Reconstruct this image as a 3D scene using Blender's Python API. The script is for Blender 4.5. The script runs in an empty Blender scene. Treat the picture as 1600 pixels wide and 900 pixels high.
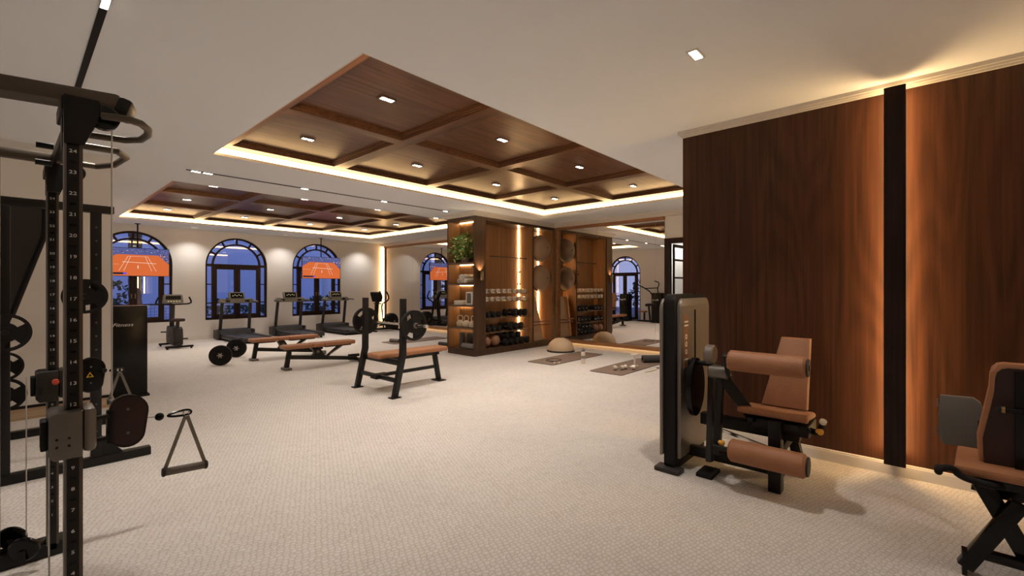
import bpy, bmesh, math, random
from mathutils import Vector, Matrix

random.seed(7)
SC = bpy.context.scene
COL = SC.collection
PI = math.pi
R = math.radians

# ------------------------------------------------------------------ camera, world, exposure
cam_d = bpy.data.cameras.new('camera')
cam = bpy.data.objects.new('camera', cam_d)
COL.objects.link(cam)
cam_d.sensor_width = 36.0
cam_d.lens = 36.0 * 704.0 / 1600.0
cam_d.shift_y = -2.0 / 1600.0
cam_d.clip_start = 0.02
cam.location = (0, 0, 1.45)
cam.rotation_euler = (R(90), 0, R(42.1 - 90.0))
SC.camera = cam

world = bpy.data.worlds.new('dusk')
SC.world = world
world.use_nodes = True
_n = world.node_tree.nodes
_l = world.node_tree.links
_bg = _n['Background']
_tc = _n.new('ShaderNodeTexCoord')
_sp = _n.new('ShaderNodeSeparateXYZ')
_rp = _n.new('ShaderNodeValToRGB')
_l.new(_tc.outputs['Generated'], _sp.inputs[0])
_l.new(_sp.outputs['Z'], _rp.inputs[0])
_rp.color_ramp.elements[0].position = 0.0
_rp.color_ramp.elements[0].color = (0.34, 0.35, 0.50, 1)
_rp.color_ramp.elements[1].position = 0.7
_rp.color_ramp.elements[1].color = (0.14, 0.19, 0.40, 1)
_l.new(_rp.outputs[0], _bg.inputs['Color'])
_bg.inputs['Strength'].default_value = 1.75

SC.view_settings.view_transform = 'Standard'
SC.view_settings.look = 'None'
SC.view_settings.gamma = 1.0
SC.view_settings.use_curve_mapping = False
SC.view_settings.exposure = 0.16
SC.cycles.use_denoising = True
SC.cycles.max_bounces = 8
SC.cycles.diffuse_bounces = 6
SC.cycles.glossy_bounces = 5
SC.cycles.transparent_max_bounces = 12
SC.cycles.sample_clamp_indirect = 4.0
SC.cycles.caustics_reflective = False
SC.cycles.caustics_refractive = False

SPOT_W = 120.0            # power of one recessed downlight
WARM = (1.0, 0.94, 0.875)
LEDC = (1.0, 0.63, 0.28)

# room dimensions (metres)
CEIL = 3.02
XM = 9.2                 # mirror wall
YW = 14.72               # window wall
XS = 0.55                # side wall of the window bay
YL = 7.25                # pier wall on the left
XR = 4.57                # wood panelled wall on the right
YE = 1.77                # its far end

# ------------------------------------------------------------------ materials
MATS = {}
def mat(name, col, rough=0.5, metal=0.0, var=0.12, scale=8.0, bump=0.0, bscale=60.0, emit=None, estr=0.0, coat=0.0, spec=0.5):
    m = bpy.data.materials.new(name)
    m.use_nodes = True
    nt = m.node_tree
    b = nt.nodes['Principled BSDF']
    b.inputs['Roughness'].default_value = rough
    b.inputs['Metallic'].default_value = metal
    b.inputs['Coat Weight'].default_value = coat
    b.inputs['Specular IOR Level'].default_value = spec
    tc = nt.nodes.new('ShaderNodeTexCoord')
    nz = nt.nodes.new('ShaderNodeTexNoise')
    nz.inputs['Scale'].default_value = scale
    nz.inputs['Detail'].default_value = 4
    nt.links.new(tc.outputs['Object'], nz.inputs['Vector'])
    mx = nt.nodes.new('ShaderNodeMix'); mx.data_type = 'RGBA'
    c = Vector(col)
    mx.inputs[6].default_value = (*(c * (1 - var)), 1)
    mx.inputs[7].default_value = (*(c * (1 + var)), 1)
    nt.links.new(nz.outputs['Fac'], mx.inputs[0])
    nt.links.new(mx.outputs[2], b.inputs['Base Color'])
    if bump > 0:
        n2 = nt.nodes.new('ShaderNodeTexNoise')
        n2.inputs['Scale'].default_value = bscale
        n2.inputs['Detail'].default_value = 3
        nt.links.new(tc.outputs['Object'], n2.inputs['Vector'])
        bp = nt.nodes.new('ShaderNodeBump')
        bp.inputs['Strength'].default_value = bump
        bp.inputs['Distance'].default_value = 0.01
        nt.links.new(n2.outputs['Fac'], bp.inputs['Height'])
        nt.links.new(bp.outputs[0], b.inputs['Normal'])
    if emit:
        b.inputs['Emission Color'].default_value = (*emit, 1)
        b.inputs['Emission Strength'].default_value = estr
    MATS[name] = m
    return m

def wood(name, dark, light, axis='z', rough=0.4, gscale=1.0, bump=0.15, cath=0.5, spec=0.25):
    """procedural veneer: long grain along `axis`, with wandering cathedral figure"""
    m = bpy.data.materials.new(name)
    m.use_nodes = True
    nt = m.node_tree; L = nt.links
    b = nt.nodes['Principled BSDF']
    b.inputs['Roughness'].default_value = rough
    b.inputs['Specular IOR Level'].default_value = spec
    tc = nt.nodes.new('ShaderNodeTexCoord')
    mp = nt.nodes.new('ShaderNodeMapping')
    s = {'x': (0.5, 26, 26), 'y': (26, 0.5, 26), 'z': (26, 26, 0.5)}[axis]
    mp.inputs['Scale'].default_value = [v * gscale for v in s]
    L.new(tc.outputs['Object'], mp.inputs['Vector'])
    n1 = nt.nodes.new('ShaderNodeTexNoise'); n1.inputs['Scale'].default_value = 1.2
    n1.inputs['Detail'].default_value = 6; n1.inputs['Distortion'].default_value = 0.6
    L.new(mp.outputs[0], n1.inputs['Vector'])
    # cathedral figure: rings of a stretched low-frequency field
    mp2 = nt.nodes.new('ShaderNodeMapping')
    s2 = {'x': (0.22, 1.6, 1.6), 'y': (1.6, 0.22, 1.6), 'z': (1.6, 1.6, 0.22)}[axis]
    mp2.inputs['Scale'].default_value = [v * gscale for v in s2]
    L.new(tc.outputs['Object'], mp2.inputs['Vector'])
    n2 = nt.nodes.new('ShaderNodeTexNoise'); n2.inputs['Scale'].default_value = 1.0
    n2.inputs['Detail'].default_value = 2
    L.new(mp2.outputs[0], n2.inputs['Vector'])
    mul = nt.nodes.new('ShaderNodeMath'); mul.operation = 'MULTIPLY'; mul.inputs[1].default_value = 110
    L.new(n2.outputs['Fac'], mul.inputs[0])
    sn = nt.nodes.new('ShaderNodeMath'); sn.operation = 'SINE'
    L.new(mul.outputs[0], sn.inputs[0])
    mr = nt.nodes.new('ShaderNodeMath'); mr.operation = 'MULTIPLY_ADD'
    mr.inputs[1].default_value = 0.16 * cath; mr.inputs[2].default_value = 0.0
    L.new(sn.outputs[0], mr.inputs[0])
    # fine pores
    mp3 = nt.nodes.new('ShaderNodeMapping')
    s3 = {'x': (3, 160, 160), 'y': (160, 3, 160), 'z': (160, 160, 3)}[axis]
    mp3.inputs['Scale'].default_value = s3
    L.new(tc.outputs['Object'], mp3.inputs['Vector'])
    n3 = nt.nodes.new('ShaderNodeTexNoise'); n3.inputs['Scale'].default_value = 1.0
    n3.inputs['Detail'].default_value = 2
    L.new(mp3.outputs[0], n3.inputs['Vector'])
    a1 = nt.nodes.new('ShaderNodeMath'); a1.operation = 'ADD'
    L.new(n1.outputs['Fac'], a1.inputs[0]); L.new(mr.outputs[0], a1.inputs[1])
    a2 = nt.nodes.new('ShaderNodeMath'); a2.operation = 'MULTIPLY_ADD'; a2.inputs[1].default_value = 0.28
    L.new(n3.outputs['Fac'], a2.inputs[0]); L.new(a1.outputs[0], a2.inputs[2])
    rp = nt.nodes.new('ShaderNodeValToRGB')
    rp.color_ramp.elements[0].position = 0.36; rp.color_ramp.elements[0].color = (*dark, 1)
    rp.color_ramp.elements[1].position = 0.92; rp.color_ramp.elements[1].color = (*light, 1)
    L.new(a2.outputs[0], rp.inputs[0])
    L.new(rp.outputs[0], b.inputs['Base Color'])
    bp = nt.nodes.new('ShaderNodeBump'); bp.inputs['Strength'].default_value = bump; bp.inputs['Distance'].default_value = 0.002
    L.new(n3.outputs['Fac'], bp.inputs['Height'])
    L.new(bp.outputs[0], b.inputs['Normal'])
    MATS[name] = m
    return m

def emis(name, col, strength, var=0.0):
    m = bpy.data.materials.new(name)
    m.use_nodes = True
    nt = m.node_tree
    nt.nodes.remove(nt.nodes['Principled BSDF'])
    e = nt.nodes.new('ShaderNodeEmission')
    e.inputs[0].default_value = (*col, 1)
    e.inputs[1].default_value = strength
    nt.links.new(e.outputs[0], nt.nodes['Material Output'].inputs[0])
    MATS[name] = m
    return m

def carpet():
    m = bpy.data.materials.new('carpet'); m.use_nodes = True
    nt = m.node_tree; L = nt.links
    b = nt.nodes['Principled BSDF']
    b.inputs['Roughness'].default_value = 0.95
    b.inputs['Specular IOR Level'].default_value = 0.15
    tc = nt.nodes.new('ShaderNodeTexCoord')
    mp = nt.nodes.new('ShaderNodeMapping'); mp.inputs['Rotation'].default_value = (0, 0, R(20))
    L.new(tc.outputs['Object'], mp.inputs[0])
    # looped pile: irregular cells with darker gaps
    mp.inputs['Scale'].default_value = (1.0, 1.25, 1.0)
    vo = nt.nodes.new('ShaderNodeTexVoronoi'); vo.feature = 'DISTANCE_TO_EDGE'; vo.voronoi_dimensions = '2D'
    vo.inputs['Scale'].default_value = 30.0; vo.inputs['Randomness'].default_value = 0.55
    L.new(mp.outputs[0], vo.inputs['Vector'])
    vc = nt.nodes.new('ShaderNodeTexVoronoi'); vc.feature = 'F1'; vc.voronoi_dimensions = '2D'
    vc.inputs['Scale'].default_value = 30.0; vc.inputs['Randomness'].default_value = 0.55
    L.new(mp.outputs[0], vc.inputs['Vector'])
    rg = nt.nodes.new('ShaderNodeValToRGB')
    rg.color_ramp.elements[0].position = 0.0; rg.color_ramp.elements[0].color = (0.49, 0.43, 0.375, 1)
    rg.color_ramp.elements[1].position = 0.22; rg.color_ramp.elements[1].color = (0.645, 0.59, 0.54, 1)
    L.new(vo.outputs['Distance'], rg.inputs[0])
    br = nt.nodes.new('ShaderNodeMix'); br.data_type = 'RGBA'; br.blend_type = 'OVERLAY'; br.inputs[0].default_value = 0.10
    L.new(rg.outputs[0], br.inputs[6]); L.new(vc.outputs['Color'], br.inputs[7])
    hue = nt.nodes.new('ShaderNodeHueSaturation'); hue.inputs['Saturation'].default_value = 0.0
    L.new(vc.outputs['Color'], hue.inputs['Color']); L.new(hue.outputs[0], br.inputs[7])
    n2 = nt.nodes.new('ShaderNodeTexNoise'); n2.inputs['Scale'].default_value = 1.3; n2.inputs['Detail'].default_value = 5
    L.new(tc.outputs['Object'], n2.inputs['Vector'])
    mx = nt.nodes.new('ShaderNodeMix'); mx.data_type = 'RGBA'; mx.blend_type = 'MULTIPLY'
    mx.inputs[0].default_value = 0.30
    L.new(br.outputs[2], mx.inputs[6])
    rp = nt.nodes.new('ShaderNodeValToRGB')
    rp.color_ramp.elements[0].color = (0.75, 0.75, 0.75, 1); rp.color_ramp.elements[0].position = 0.3
    rp.color_ramp.elements[1].color = (1, 1, 1, 1); rp.color_ramp.elements[1].position = 0.7
    L.new(n2.outputs['Fac'], rp.inputs[0]); L.new(rp.outputs[0], mx.inputs[7])
    L.new(mx.outputs[2], b.inputs['Base Color'])
    bp = nt.nodes.new('ShaderNodeBump'); bp.inputs['Strength'].default_value = 0.5; bp.inputs['Distance'].default_value = 0.010
    L.new(vo.outputs['Distance'], bp.inputs['Height'])
    L.new(bp.outputs[0], b.inputs['Normal'])
    MATS['carpet'] = m

def glassmat(name, tint, refl=0.12, rough=0.0):
    m = bpy.data.materials.new(name); m.use_nodes = True
    nt = m.node_tree; L = nt.links
    nt.nodes.remove(nt.nodes['Principled BSDF'])
    t = nt.nodes.new('ShaderNodeBsdfTransparent'); t.inputs[0].default_value = (*tint, 1)
    g = nt.nodes.new('ShaderNodeBsdfGlossy'); g.inputs['Roughness'].default_value = rough
    fr = nt.nodes.new('ShaderNodeFresnel'); fr.inputs[0].default_value = 1.5
    ad = nt.nodes.new('ShaderNodeMath'); ad.operation = 'ADD'; ad.inputs[1].default_value = refl
    L.new(fr.outputs[0], ad.inputs[0])
    ge = nt.nodes.new('ShaderNodeNewGeometry')
    iv = nt.nodes.new('ShaderNodeMath'); iv.operation = 'SUBTRACT'; iv.inputs[0].default_value = 1.0
    L.new(ge.outputs['Backfacing'], iv.inputs[1])
    ml = nt.nodes.new('ShaderNodeMath'); ml.operation = 'MULTIPLY'; ml.use_clamp = True
    L.new(ad.outputs[0], ml.inputs[0]); L.new(iv.outputs[0], ml.inputs[1])
    mx = nt.nodes.new('ShaderNodeMixShader')
    L.new(ml.outputs[0], mx.inputs[0]); L.new(t.outputs[0], mx.inputs[1]); L.new(g.outputs[0], mx.inputs[2])
    L.new(mx.outputs[0], nt.nodes['Material Output'].inputs[0])
    MATS[name] = m

carpet()
mat('plaster', (0.78, 0.745, 0.71), 0.85, var=0.03, scale=2, bump=0.03, bscale=120)
mat('ceiling_paint', (0.91, 0.945, 0.985), 0.85, var=0.02, scale=2)
mat('white_trim', (0.74, 0.69, 0.63), 0.5, var=0.03)
mat('black_steel', (0.009, 0.0078, 0.0072), 0.40, var=0.25, bump=0.05, bscale=300, spec=0.28)
mat('matte_black', (0.010, 0.009, 0.0085), 0.6, var=0.2, spec=0.2)
mat('gloss_black', (0.005, 0.0045, 0.0045), 0.22, var=0.2, spec=0.25)
mat('rubber', (0.012, 0.010, 0.0095), 0.7, var=0.25, bump=0.2, bscale=200, spec=0.2)
mat('charcoal', (0.032, 0.028, 0.026), 0.5, var=0.15, spec=0.3)
mat('bronze_steel', (0.11, 0.085, 0.065), 0.42, metal=0.6, var=0.15)
mat('grey_metal', (0.16, 0.145, 0.13), 0.42, metal=0.7, var=0.12)
mat('taupe_shell', (0.20, 0.17, 0.145), 0.45, metal=0.3, var=0.08)
mat('chrome', (0.75, 0.73, 0.70), 0.18, metal=1.0, var=0.06)
mat('silver', (0.66, 0.60, 0.52), 0.35, metal=0.35, var=0.1)
mat('brass', (0.36, 0.25, 0.13), 0.28, metal=1.0, var=0.1)
mat('tan_leather', (0.335, 0.142, 0.062), 0.5, var=0.14, scale=14, bump=0.35, bscale=160)
mat('dark_leather', (0.026, 0.006, 0.004), 0.55, var=0.2, bump=0.2, bscale=160)  # near-black; also carries the shade painted on the seated machine's backrest
mat('grey_pad', (0.13, 0.118, 0.105), 0.8, var=0.1, bump=0.3, bscale=220)
mat('yellow_knob', (0.75, 0.36, 0.04), 0.4, var=0.08)
mat('red_knob', (0.70, 0.10, 0.05), 0.4, var=0.08)
mat('warning_yellow', (0.85, 0.55, 0.04), 0.5, var=0.05)
mat('number_white', (0.85, 0.83, 0.80), 0.6, var=0.03)
mat('cable', (0.62, 0.60, 0.58), 0.4, metal=0.3, var=0.05)
mat('strap', (0.22, 0.20, 0.17), 0.8, var=0.15, bump=0.3, bscale=300)
mat('towel', (0.82, 0.78, 0.72), 0.95, var=0.06, bump=0.6, bscale=260)
mat('speaker_white', (0.75, 0.72, 0.68), 0.5, var=0.04)
mat('speaker_mesh', (0.14, 0.13, 0.12), 0.8, var=0.2, bump=0.6, bscale=400)
mat('kettle_cream', (0.62, 0.52, 0.40), 0.45, var=0.1)
mat('roller_dark', (0.055, 0.055, 0.050), 0.8, var=0.2, bump=0.5, bscale=80)
mat('roller_grey', (0.17, 0.15, 0.135), 0.8, var=0.15, bump=0.5, bscale=80)
mat('mat_taupe', (0.20, 0.135, 0.098), 0.85, var=0.08, bump=0.25, bscale=150)
mat('bosu_cream', (0.60, 0.43, 0.27), 0.55, var=0.06)
mat('bosu_bronze', (0.34, 0.225, 0.135), 0.42, var=0.08)
mat('dark_rim', (0.03, 0.022, 0.018), 0.6, var=0.1)
mat('ball_brown', (0.26, 0.125, 0.065), 0.6, var=0.15, bump=0.4, bscale=120)
mat('leaf', (0.16, 0.27, 0.05), 0.5, var=0.55, scale=25)
mat('leaf_pale', (0.62, 0.52, 0.22), 0.5, var=0.4, scale=25)
mat('pot', (0.30, 0.24, 0.18), 0.6, var=0.1)
mat('soil', (0.03, 0.02, 0.015), 0.9, var=0.3)
mat('board_cream', (0.60, 0.42, 0.25), 0.5, var=0.06, scale=3)
mat('console_olive', (0.17, 0.15, 0.115), 0.45, var=0.12)
mat('belt', (0.022, 0.022, 0.024), 0.7, var=0.2, bump=0.2, bscale=300)
mat('bottle_plastic', (0.70, 0.62, 0.54), 0.25, var=0.06)
mat('shelf_wood', (0.115, 0.062, 0.032), 0.45, var=0.15)
mat('white_metal', (0.72, 0.70, 0.70), 0.5, var=0.05)
mat('facade_blue', (0.62, 0.68, 0.82), 0.8, var=0.05)
mat('facade_column', (0.66, 0.66, 0.72), 0.8, var=0.05)
mat('paving', (0.34, 0.33, 0.42), 0.9, var=0.12)
mat('bark', (0.12, 0.075, 0.045), 0.9, var=0.25, bump=0.6, bscale=40)
mat('shrub', (0.035, 0.07, 0.035), 0.8, var=0.4, scale=12)
wood('walnut_wall', (0.028, 0.0098, 0.0045), (0.082, 0.030, 0.0138), 'z', 0.42, cath=0.5)
wood('walnut_dark', (0.006, 0.003, 0.002), (0.028, 0.012, 0.007), 'z', 0.35)
wood('walnut_ceiling', (0.060, 0.0265, 0.0145), (0.190, 0.088, 0.046), 'x', 0.32, cath=0.4)
wood('walnut_beam', (0.052, 0.023, 0.0125), (0.170, 0.077, 0.040), 'y', 0.34, cath=0.3)
wood('cabinet_dark', (0.035, 0.018, 0.010), (0.100, 0.052, 0.028), 'z', 0.36, cath=0.2)
wood('cabinet_back', (0.20, 0.098, 0.042), (0.36, 0.19, 0.086), 'z', 0.45, cath=0.2)
wood('oak_frame', (0.24, 0.105, 0.042), (0.48, 0.235, 0.098), 'y', 0.42, cath=0.3)
wood('window_frame', (0.010, 0.0045, 0.003), (0.035, 0.015, 0.009), 'z', 0.45)
wood('pale_wood', (0.36, 0.25, 0.16), (0.62, 0.47, 0.33), 'x', 0.5, cath=0.3)
emis('led_cove', LEDC, 12.0)
emis('led_strip', LEDC, 27.0)
emis('led_plinth', LEDC, 5.0)
emis('lamp_shielded', (1.0, 0.86, 0.68), 1.2)
emis('led_shelf', (1.0, 0.70, 0.36), 34.0)
emis('led_back', (1.0, 0.66, 0.32), 75.0)
emis('lamp_glow', (1.0, 0.86, 0.68), 30.0)
emis('sconce_glow', (1.0, 0.72, 0.42), 18.0)
emis('screen_teal', (0.03, 0.30, 0.26), 1.0)
emis('screen_clay', (0.62, 0.135, 0.038), 1.0)
emis('screen_line', (0.95, 0.70, 0.55), 0.9)
emis('screen_stand', (0.10, 0.11, 0.28), 0.9)
emis('screen_crowd', (0.55, 0.55, 0.68), 0.8)
emis('screen_dark', (0.02, 0.02, 0.05), 0.6)
emis('screen_blue', (0.10, 0.10, 0.75), 0.9)
emis('console_light', (0.75, 0.62, 0.30), 0.8)
emis('street_lamp', (1.0, 0.66, 0.34), 5.0)
glassmat('window_glass', (0.82, 0.88, 1.0), 0.10)
glassmat('door_glass', (0.92, 0.93, 0.93), 0.02)
_mm = bpy.data.materials.new('mirror'); _mm.use_nodes = True
_b = _mm.node_tree.nodes['Principled BSDF']
_b.inputs['Base Color'].default_value = (0.80, 0.76, 0.72, 1); _b.inputs['Metallic'].default_value = 1.0; _b.inputs['Roughness'].default_value = 0.0
MATS['mirror'] = _mm

# ------------------------------------------------------------------ mesh builder
def basis(d):
    d = Vector(d).normalized()
    up = Vector((0, 0, 1)) if abs(d.z) < 0.95 else Vector((1, 0, 0))
    u = d.cross(up).normalized()
    return u, u.cross(d).normalized(), d      # side, up, dir

class B:
    def __init__(self):
        self.bm = bmesh.new()
    def _faces(self, vs, fs):
        v = [self.bm.verts.new(p) for p in vs]
        for f in fs:
            try: self.bm.faces.new([v[i] for i in f])
            except ValueError: pass
        return self
    def box(self, c, s, rot=None, bev=0.0, seg=2):
        """c = centre, s = full sizes, rot = euler (radians)"""
        c = Vector(c); hx, hy, hz = s[0] / 2, s[1] / 2, s[2] / 2
        M = Matrix.Identity(3)
        if rot:
            from mathutils import Euler
            M = Euler(rot).to_matrix()
        vs = []
        for x in (-hx, hx):
            for y in (-hy, hy):
                for z in (-hz, hz):
                    vs.append(self.bm.verts.new(c + M @ Vector((x, y, z))))
        fs = [(0, 1, 3, 2), (4, 6, 7, 5), (0, 4, 5, 1), (2, 3, 7, 6), (0, 2, 6, 4), (1, 5, 7, 3)]
        nf = [self.bm.faces.new([vs[i] for i in f]) for f in fs]
        if bev > 0:
            es = list({e for f in nf for e in f.edges})
            bmesh.ops.bevel(self.bm, geom=es, offset=min(bev, 0.45 * min(s)), segments=seg, affect='EDGES', profile=0.5)
        return self
    def bx(self, x0, x1, y0, y1, z0, z1, bev=0.0, seg=2):
        return self.box(((x0 + x1) / 2, (y0 + y1) / 2, (z0 + z1) / 2), (abs(x1 - x0), abs(y1 - y0), abs(z1 - z0)), None, bev, seg)
    def bar(self, p0, p1, w, h, bev=0.0):
        """rectangular bar from p0 to p1, w sideways, h upwards"""
        p0, p1 = Vector(p0), Vector(p1)
        u, v, d = basis(p1 - p0)
        vs = []
        for p in (p0, p1):
            for a, b_ in ((-1, -1), (1, -1), (1, 1), (-1, 1)):
                vs.append(self.bm.verts.new(p + u * (a * w / 2) + v * (b_ * h / 2)))
        fs = [(3, 2, 1, 0), (4, 5, 6, 7), (0, 1, 5, 4), (1, 2, 6, 5), (2, 3, 7, 6), (3, 0, 4, 7)]
        nf = [self.bm.faces.new([vs[i] for i in f]) for f in fs]
        if bev > 0:
            es = list({e for f in nf for e in f.edges})
            bmesh.ops.bevel(self.bm, geom=es, offset=min(bev, 0.45 * min(w, h)), segments=2, affect='EDGES', profile=0.5)
        return self
    def cyl(self, p0, p1, r, r2=None, n=16, bev=0.0):
        r2 = r if r2 is None else r2
        p0, p1 = Vector(p0), Vector(p1)
        u, v, d = basis(p1 - p0)
        prof = [(r, p0), (r2, p1)]
        if bev > 0:
            prof = [(r - bev, p0), (r, p0 + d * bev), (r2, p1 - d * bev), (r2 - bev, p1)]
        rings = []
        for rr, p in prof:
            rings.append([self.bm.verts.new(p + u * (rr * math.cos(2 * PI * i / n)) + v * (rr * math.sin(2 * PI * i / n))) for i in range(n)])
        for a, b_ in zip(rings, rings[1:]):
            for i in range(n):
                j = (i + 1) % n
                self.bm.faces.new((a[i], a[j], b_[j], b_[i]))
        self.bm.faces.new(rings[0][::-1]); self.bm.faces.new(rings[-1])
        return self
    def tube(self, pts, r, n=10, closed=False, smooth=0):
        pts = [Vector(p) for p in pts]
        for _ in range(smooth):               # corner cutting
            q = []
            m = len(pts)
            rng = range(m) if closed else range(m - 1)
            if not closed: q.append(pts[0])
            for i in rng:
                a, b_ = pts[i], pts[(i + 1) % m]
                q += [a.lerp(b_, 0.25), a.lerp(b_, 0.75)]
            if not closed: q.append(pts[-1])
            pts = q
        m = len(pts)
        rings = []; u = None
        for i, p in enumerate(pts):
            if closed: d = pts[(i + 1) % m] - pts[i - 1]
            else: d = pts[min(i + 1, m - 1)] - pts[max(i - 1, 0)]
            if d.length < 1e-9: d = Vector((0, 0, 1))
            d.normalize()
            if u is None: u, v, _ = basis(d)
            u = (u - d * u.dot(d)).normalized(); v = d.cross(u)
            rings.append([self.bm.verts.new(p + u * (r * math.cos(2 * PI * k / n)) + v * (r * math.sin(2 * PI * k / n))) for k in range(n)])
        rng = range(m) if closed else range(m - 1)
        for i in rng:
            a, b_ = rings[i], rings[(i + 1) % m]
            for k in range(n):
                j = (k + 1) % n
                self.bm.faces.new((a[k], a[j], b_[j], b_[k]))
        if not closed:
            self.bm.faces.new(rings[0][::-1]); self.bm.faces.new(rings[-1])
        return self
    def lathe(self, prof, n=24, o=(0, 0, 0), d=(0, 0, 1), caps=True):
        """prof = [(radius, height along d)]"""
        u, v, d = basis(d); o = Vector(o)
        rings = []
        for r, h in prof:
            r = max(r, 1e-4)
            rings.append([self.bm.verts.new(o + d * h + u * (r * math.cos(2 * PI * i / n)) + v * (r * math.sin(2 * PI * i / n))) for i in range(n)])
        for a, b_ in zip(rings, rings[1:]):
            for i in range(n):
                j = (i + 1) % n
                self.bm.faces.new((a[i], a[j], b_[j], b_[i]))
        if caps:
            self.bm.faces.new(rings[0][::-1]); self.bm.faces.new(rings[-1])
        return self
    def prism(self, poly, plane, lo, hi, bev=0.0):
        """extrude a 2D polygon; plane 'xz' extrudes along y, 'yz' along x, 'xy' along z"""
        f = {'xz': lambda a, b_, t: (a, t, b_), 'yz': lambda a, b_, t: (t, a, b_), 'xy': lambda a, b_, t: (a, b_, t)}[plane]
        v0 = [self.bm.verts.new(f(a, b_, lo)) for a, b_ in poly]
        v1 = [self.bm.verts.new(f(a, b_, hi)) for a, b_ in poly]
        n = len(poly)
        nf = [self.bm.faces.new(v0), self.bm.faces.new(v1[::-1])]
        for i in range(n):
            j = (i + 1) % n
            nf.append(self.bm.faces.new((v0[i], v0[j], v1[j], v1[i])))
        if bev > 0:
            es = list({e for e in nf[0].edges} | {e for e in nf[1].edges})
            bmesh.ops.bevel(self.bm, geom=es, offset=bev, segments=2, affect='EDGES', profile=0.5)
        return self
    def sector(self, o, d, r0, r1, a0, a1, t0, t1, n=12):
        """annular sector about axis d (thickness t0..t1 along d)"""
        u, v, d = basis(d); o = Vector(o)
        full = abs((a1 - a0) - 2 * PI) < 1e-6
        m = n if full else n + 1
        def P(r, a, t): return o + d * t + u * (r * math.cos(a)) + v * (r * math.sin(a))
        rows = []
        for i in range(m):
            a = a0 + (a1 - a0) * i / n
            rows.append([self.bm.verts.new(P(r, a, t)) for r, t in ((r0, t0), (r1, t0), (r1, t1), (r0, t1))])
        for i in range(n):
            A, C = rows[i], rows[(i + 1) % m]
            for k in range(4):
                j = (k + 1) % 4
                self.bm.faces.new((A[k], A[j], C[j], C[k]))
        if not full:
            self.bm.faces.new(rows[0][::-1]); self.bm.faces.new(rows[-1])
        return self
    def sphere(self, c, r, sc=(1, 1, 1), n=20, m=12):
        res = bmesh.ops.create_uvsphere(self.bm, u_segments=n, v_segments=m, radius=r)
        for v in res['verts']:
            v.co = Vector((v.co.x * sc[0], v.co.y * sc[1], v.co.z * sc[2])) + Vector(c)
        return self
    def quad(self, *pts):
        self.bm.faces.new([self.bm.verts.new(p) for p in pts]); return self
    def build(self, name, material, parent=None, smooth=35, recalc=True):
        if recalc: bmesh.ops.recalc_face_normals(self.bm, faces=self.bm.faces)
        me = bpy.data.meshes.new(name)
        off = WORLD_BUILT.get(root_of(parent).name) if parent else None
        if off is not None:
            bmesh.ops.translate(self.bm, verts=self.bm.verts, vec=-off)
        self.bm.to_mesh(me); self.bm.free()
        if smooth:
            me.polygons.foreach_set('use_smooth', [True] * len(me.polygons))
            me.set_sharp_from_angle(angle=R(smooth))
        me.materials.append(MATS[material] if isinstance(material, str) else material)
        o = bpy.data.objects.new(name, me)
        COL.objects.link(o)
        if parent: o.parent = parent
        return o

WORLD_BUILT = {}
def root_of(o):
    while o.parent: o = o.parent
    return o
def tag(o, label=None, cat=None, group=None, kind=None):
    if label: o['label'] = label
    if cat: o['category'] = cat
    if group: o['group'] = group
    if kind: o['kind'] = kind
    return o
def thing(name, label, cat, loc=(0, 0, 0), rz=0.0, group=None, world_coords=False):
    o = bpy.data.objects.new(name, None)
    COL.objects.link(o)
    o.empty_display_size = 0.1
    o.location = loc; o.rotation_euler = (0, 0, rz)
    if world_coords: WORLD_BUILT[o.name] = Vector(loc)
    return tag(o, label, cat, group)
def struct(name, b, m, smooth=0):
    o = b.build(name, m, None, smooth); o['kind'] = 'structure'; return o
def sroot(name, loc=(0, 0, 0), rz=0.0):
    o = bpy.data.objects.new(name, None); COL.objects.link(o)
    o.location = loc; o.rotation_euler = (0, 0, rz); o['kind'] = 'structure'; return o
def copy_tree(o, parent=None):
    c = o.copy(); COL.objects.link(c)
    c.parent = parent
    for ch in [x for x in CHILDREN(o)]: copy_tree(ch, c)
    return c
def CHILDREN(o): return list(o.children)
def dup(root, loc, rz=None, label=None, group=None):
    c = copy_tree(root)
    c.location = loc
    if rz is not None: c.rotation_euler = (0, 0, rz)
    if label: c['label'] = label
    if group: c['group'] = group
    return c
def spot(name, loc, target, power, angle=100, blend=0.7, col=WARM, radius=0.03, parent=None):
    d = bpy.data.lights.new(name, 'SPOT')
    d.energy = power; d.spot_size = R(angle); d.spot_blend = blend; d.color = col; d.shadow_soft_size = radius
    o = bpy.data.objects.new(name, d); COL.objects.link(o)
    o.location = loc
    o.rotation_euler = (Vector(target) - Vector(loc)).to_track_quat('-Z', 'Y').to_euler()
    return o
def text_mesh(s, size, extrude=0.0005, shear=0.0):
    cu = bpy.data.curves.new('lettering', 'FONT'); cu.body = s; cu.size = size; cu.extrude = extrude; cu.shear = shear
    cu.align_x = 'CENTER'; cu.align_y = 'CENTER'; cu.resolution_u = 2
    o = bpy.data.objects.new('lettering', cu); COL.objects.link(o)
    dg = bpy.context.evaluated_depsgraph_get()
    me = bpy.data.meshes.new_from_object(o.evaluated_get(dg))
    bpy.data.objects.remove(o); bpy.data.curves.remove(cu)
    return me
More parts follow.
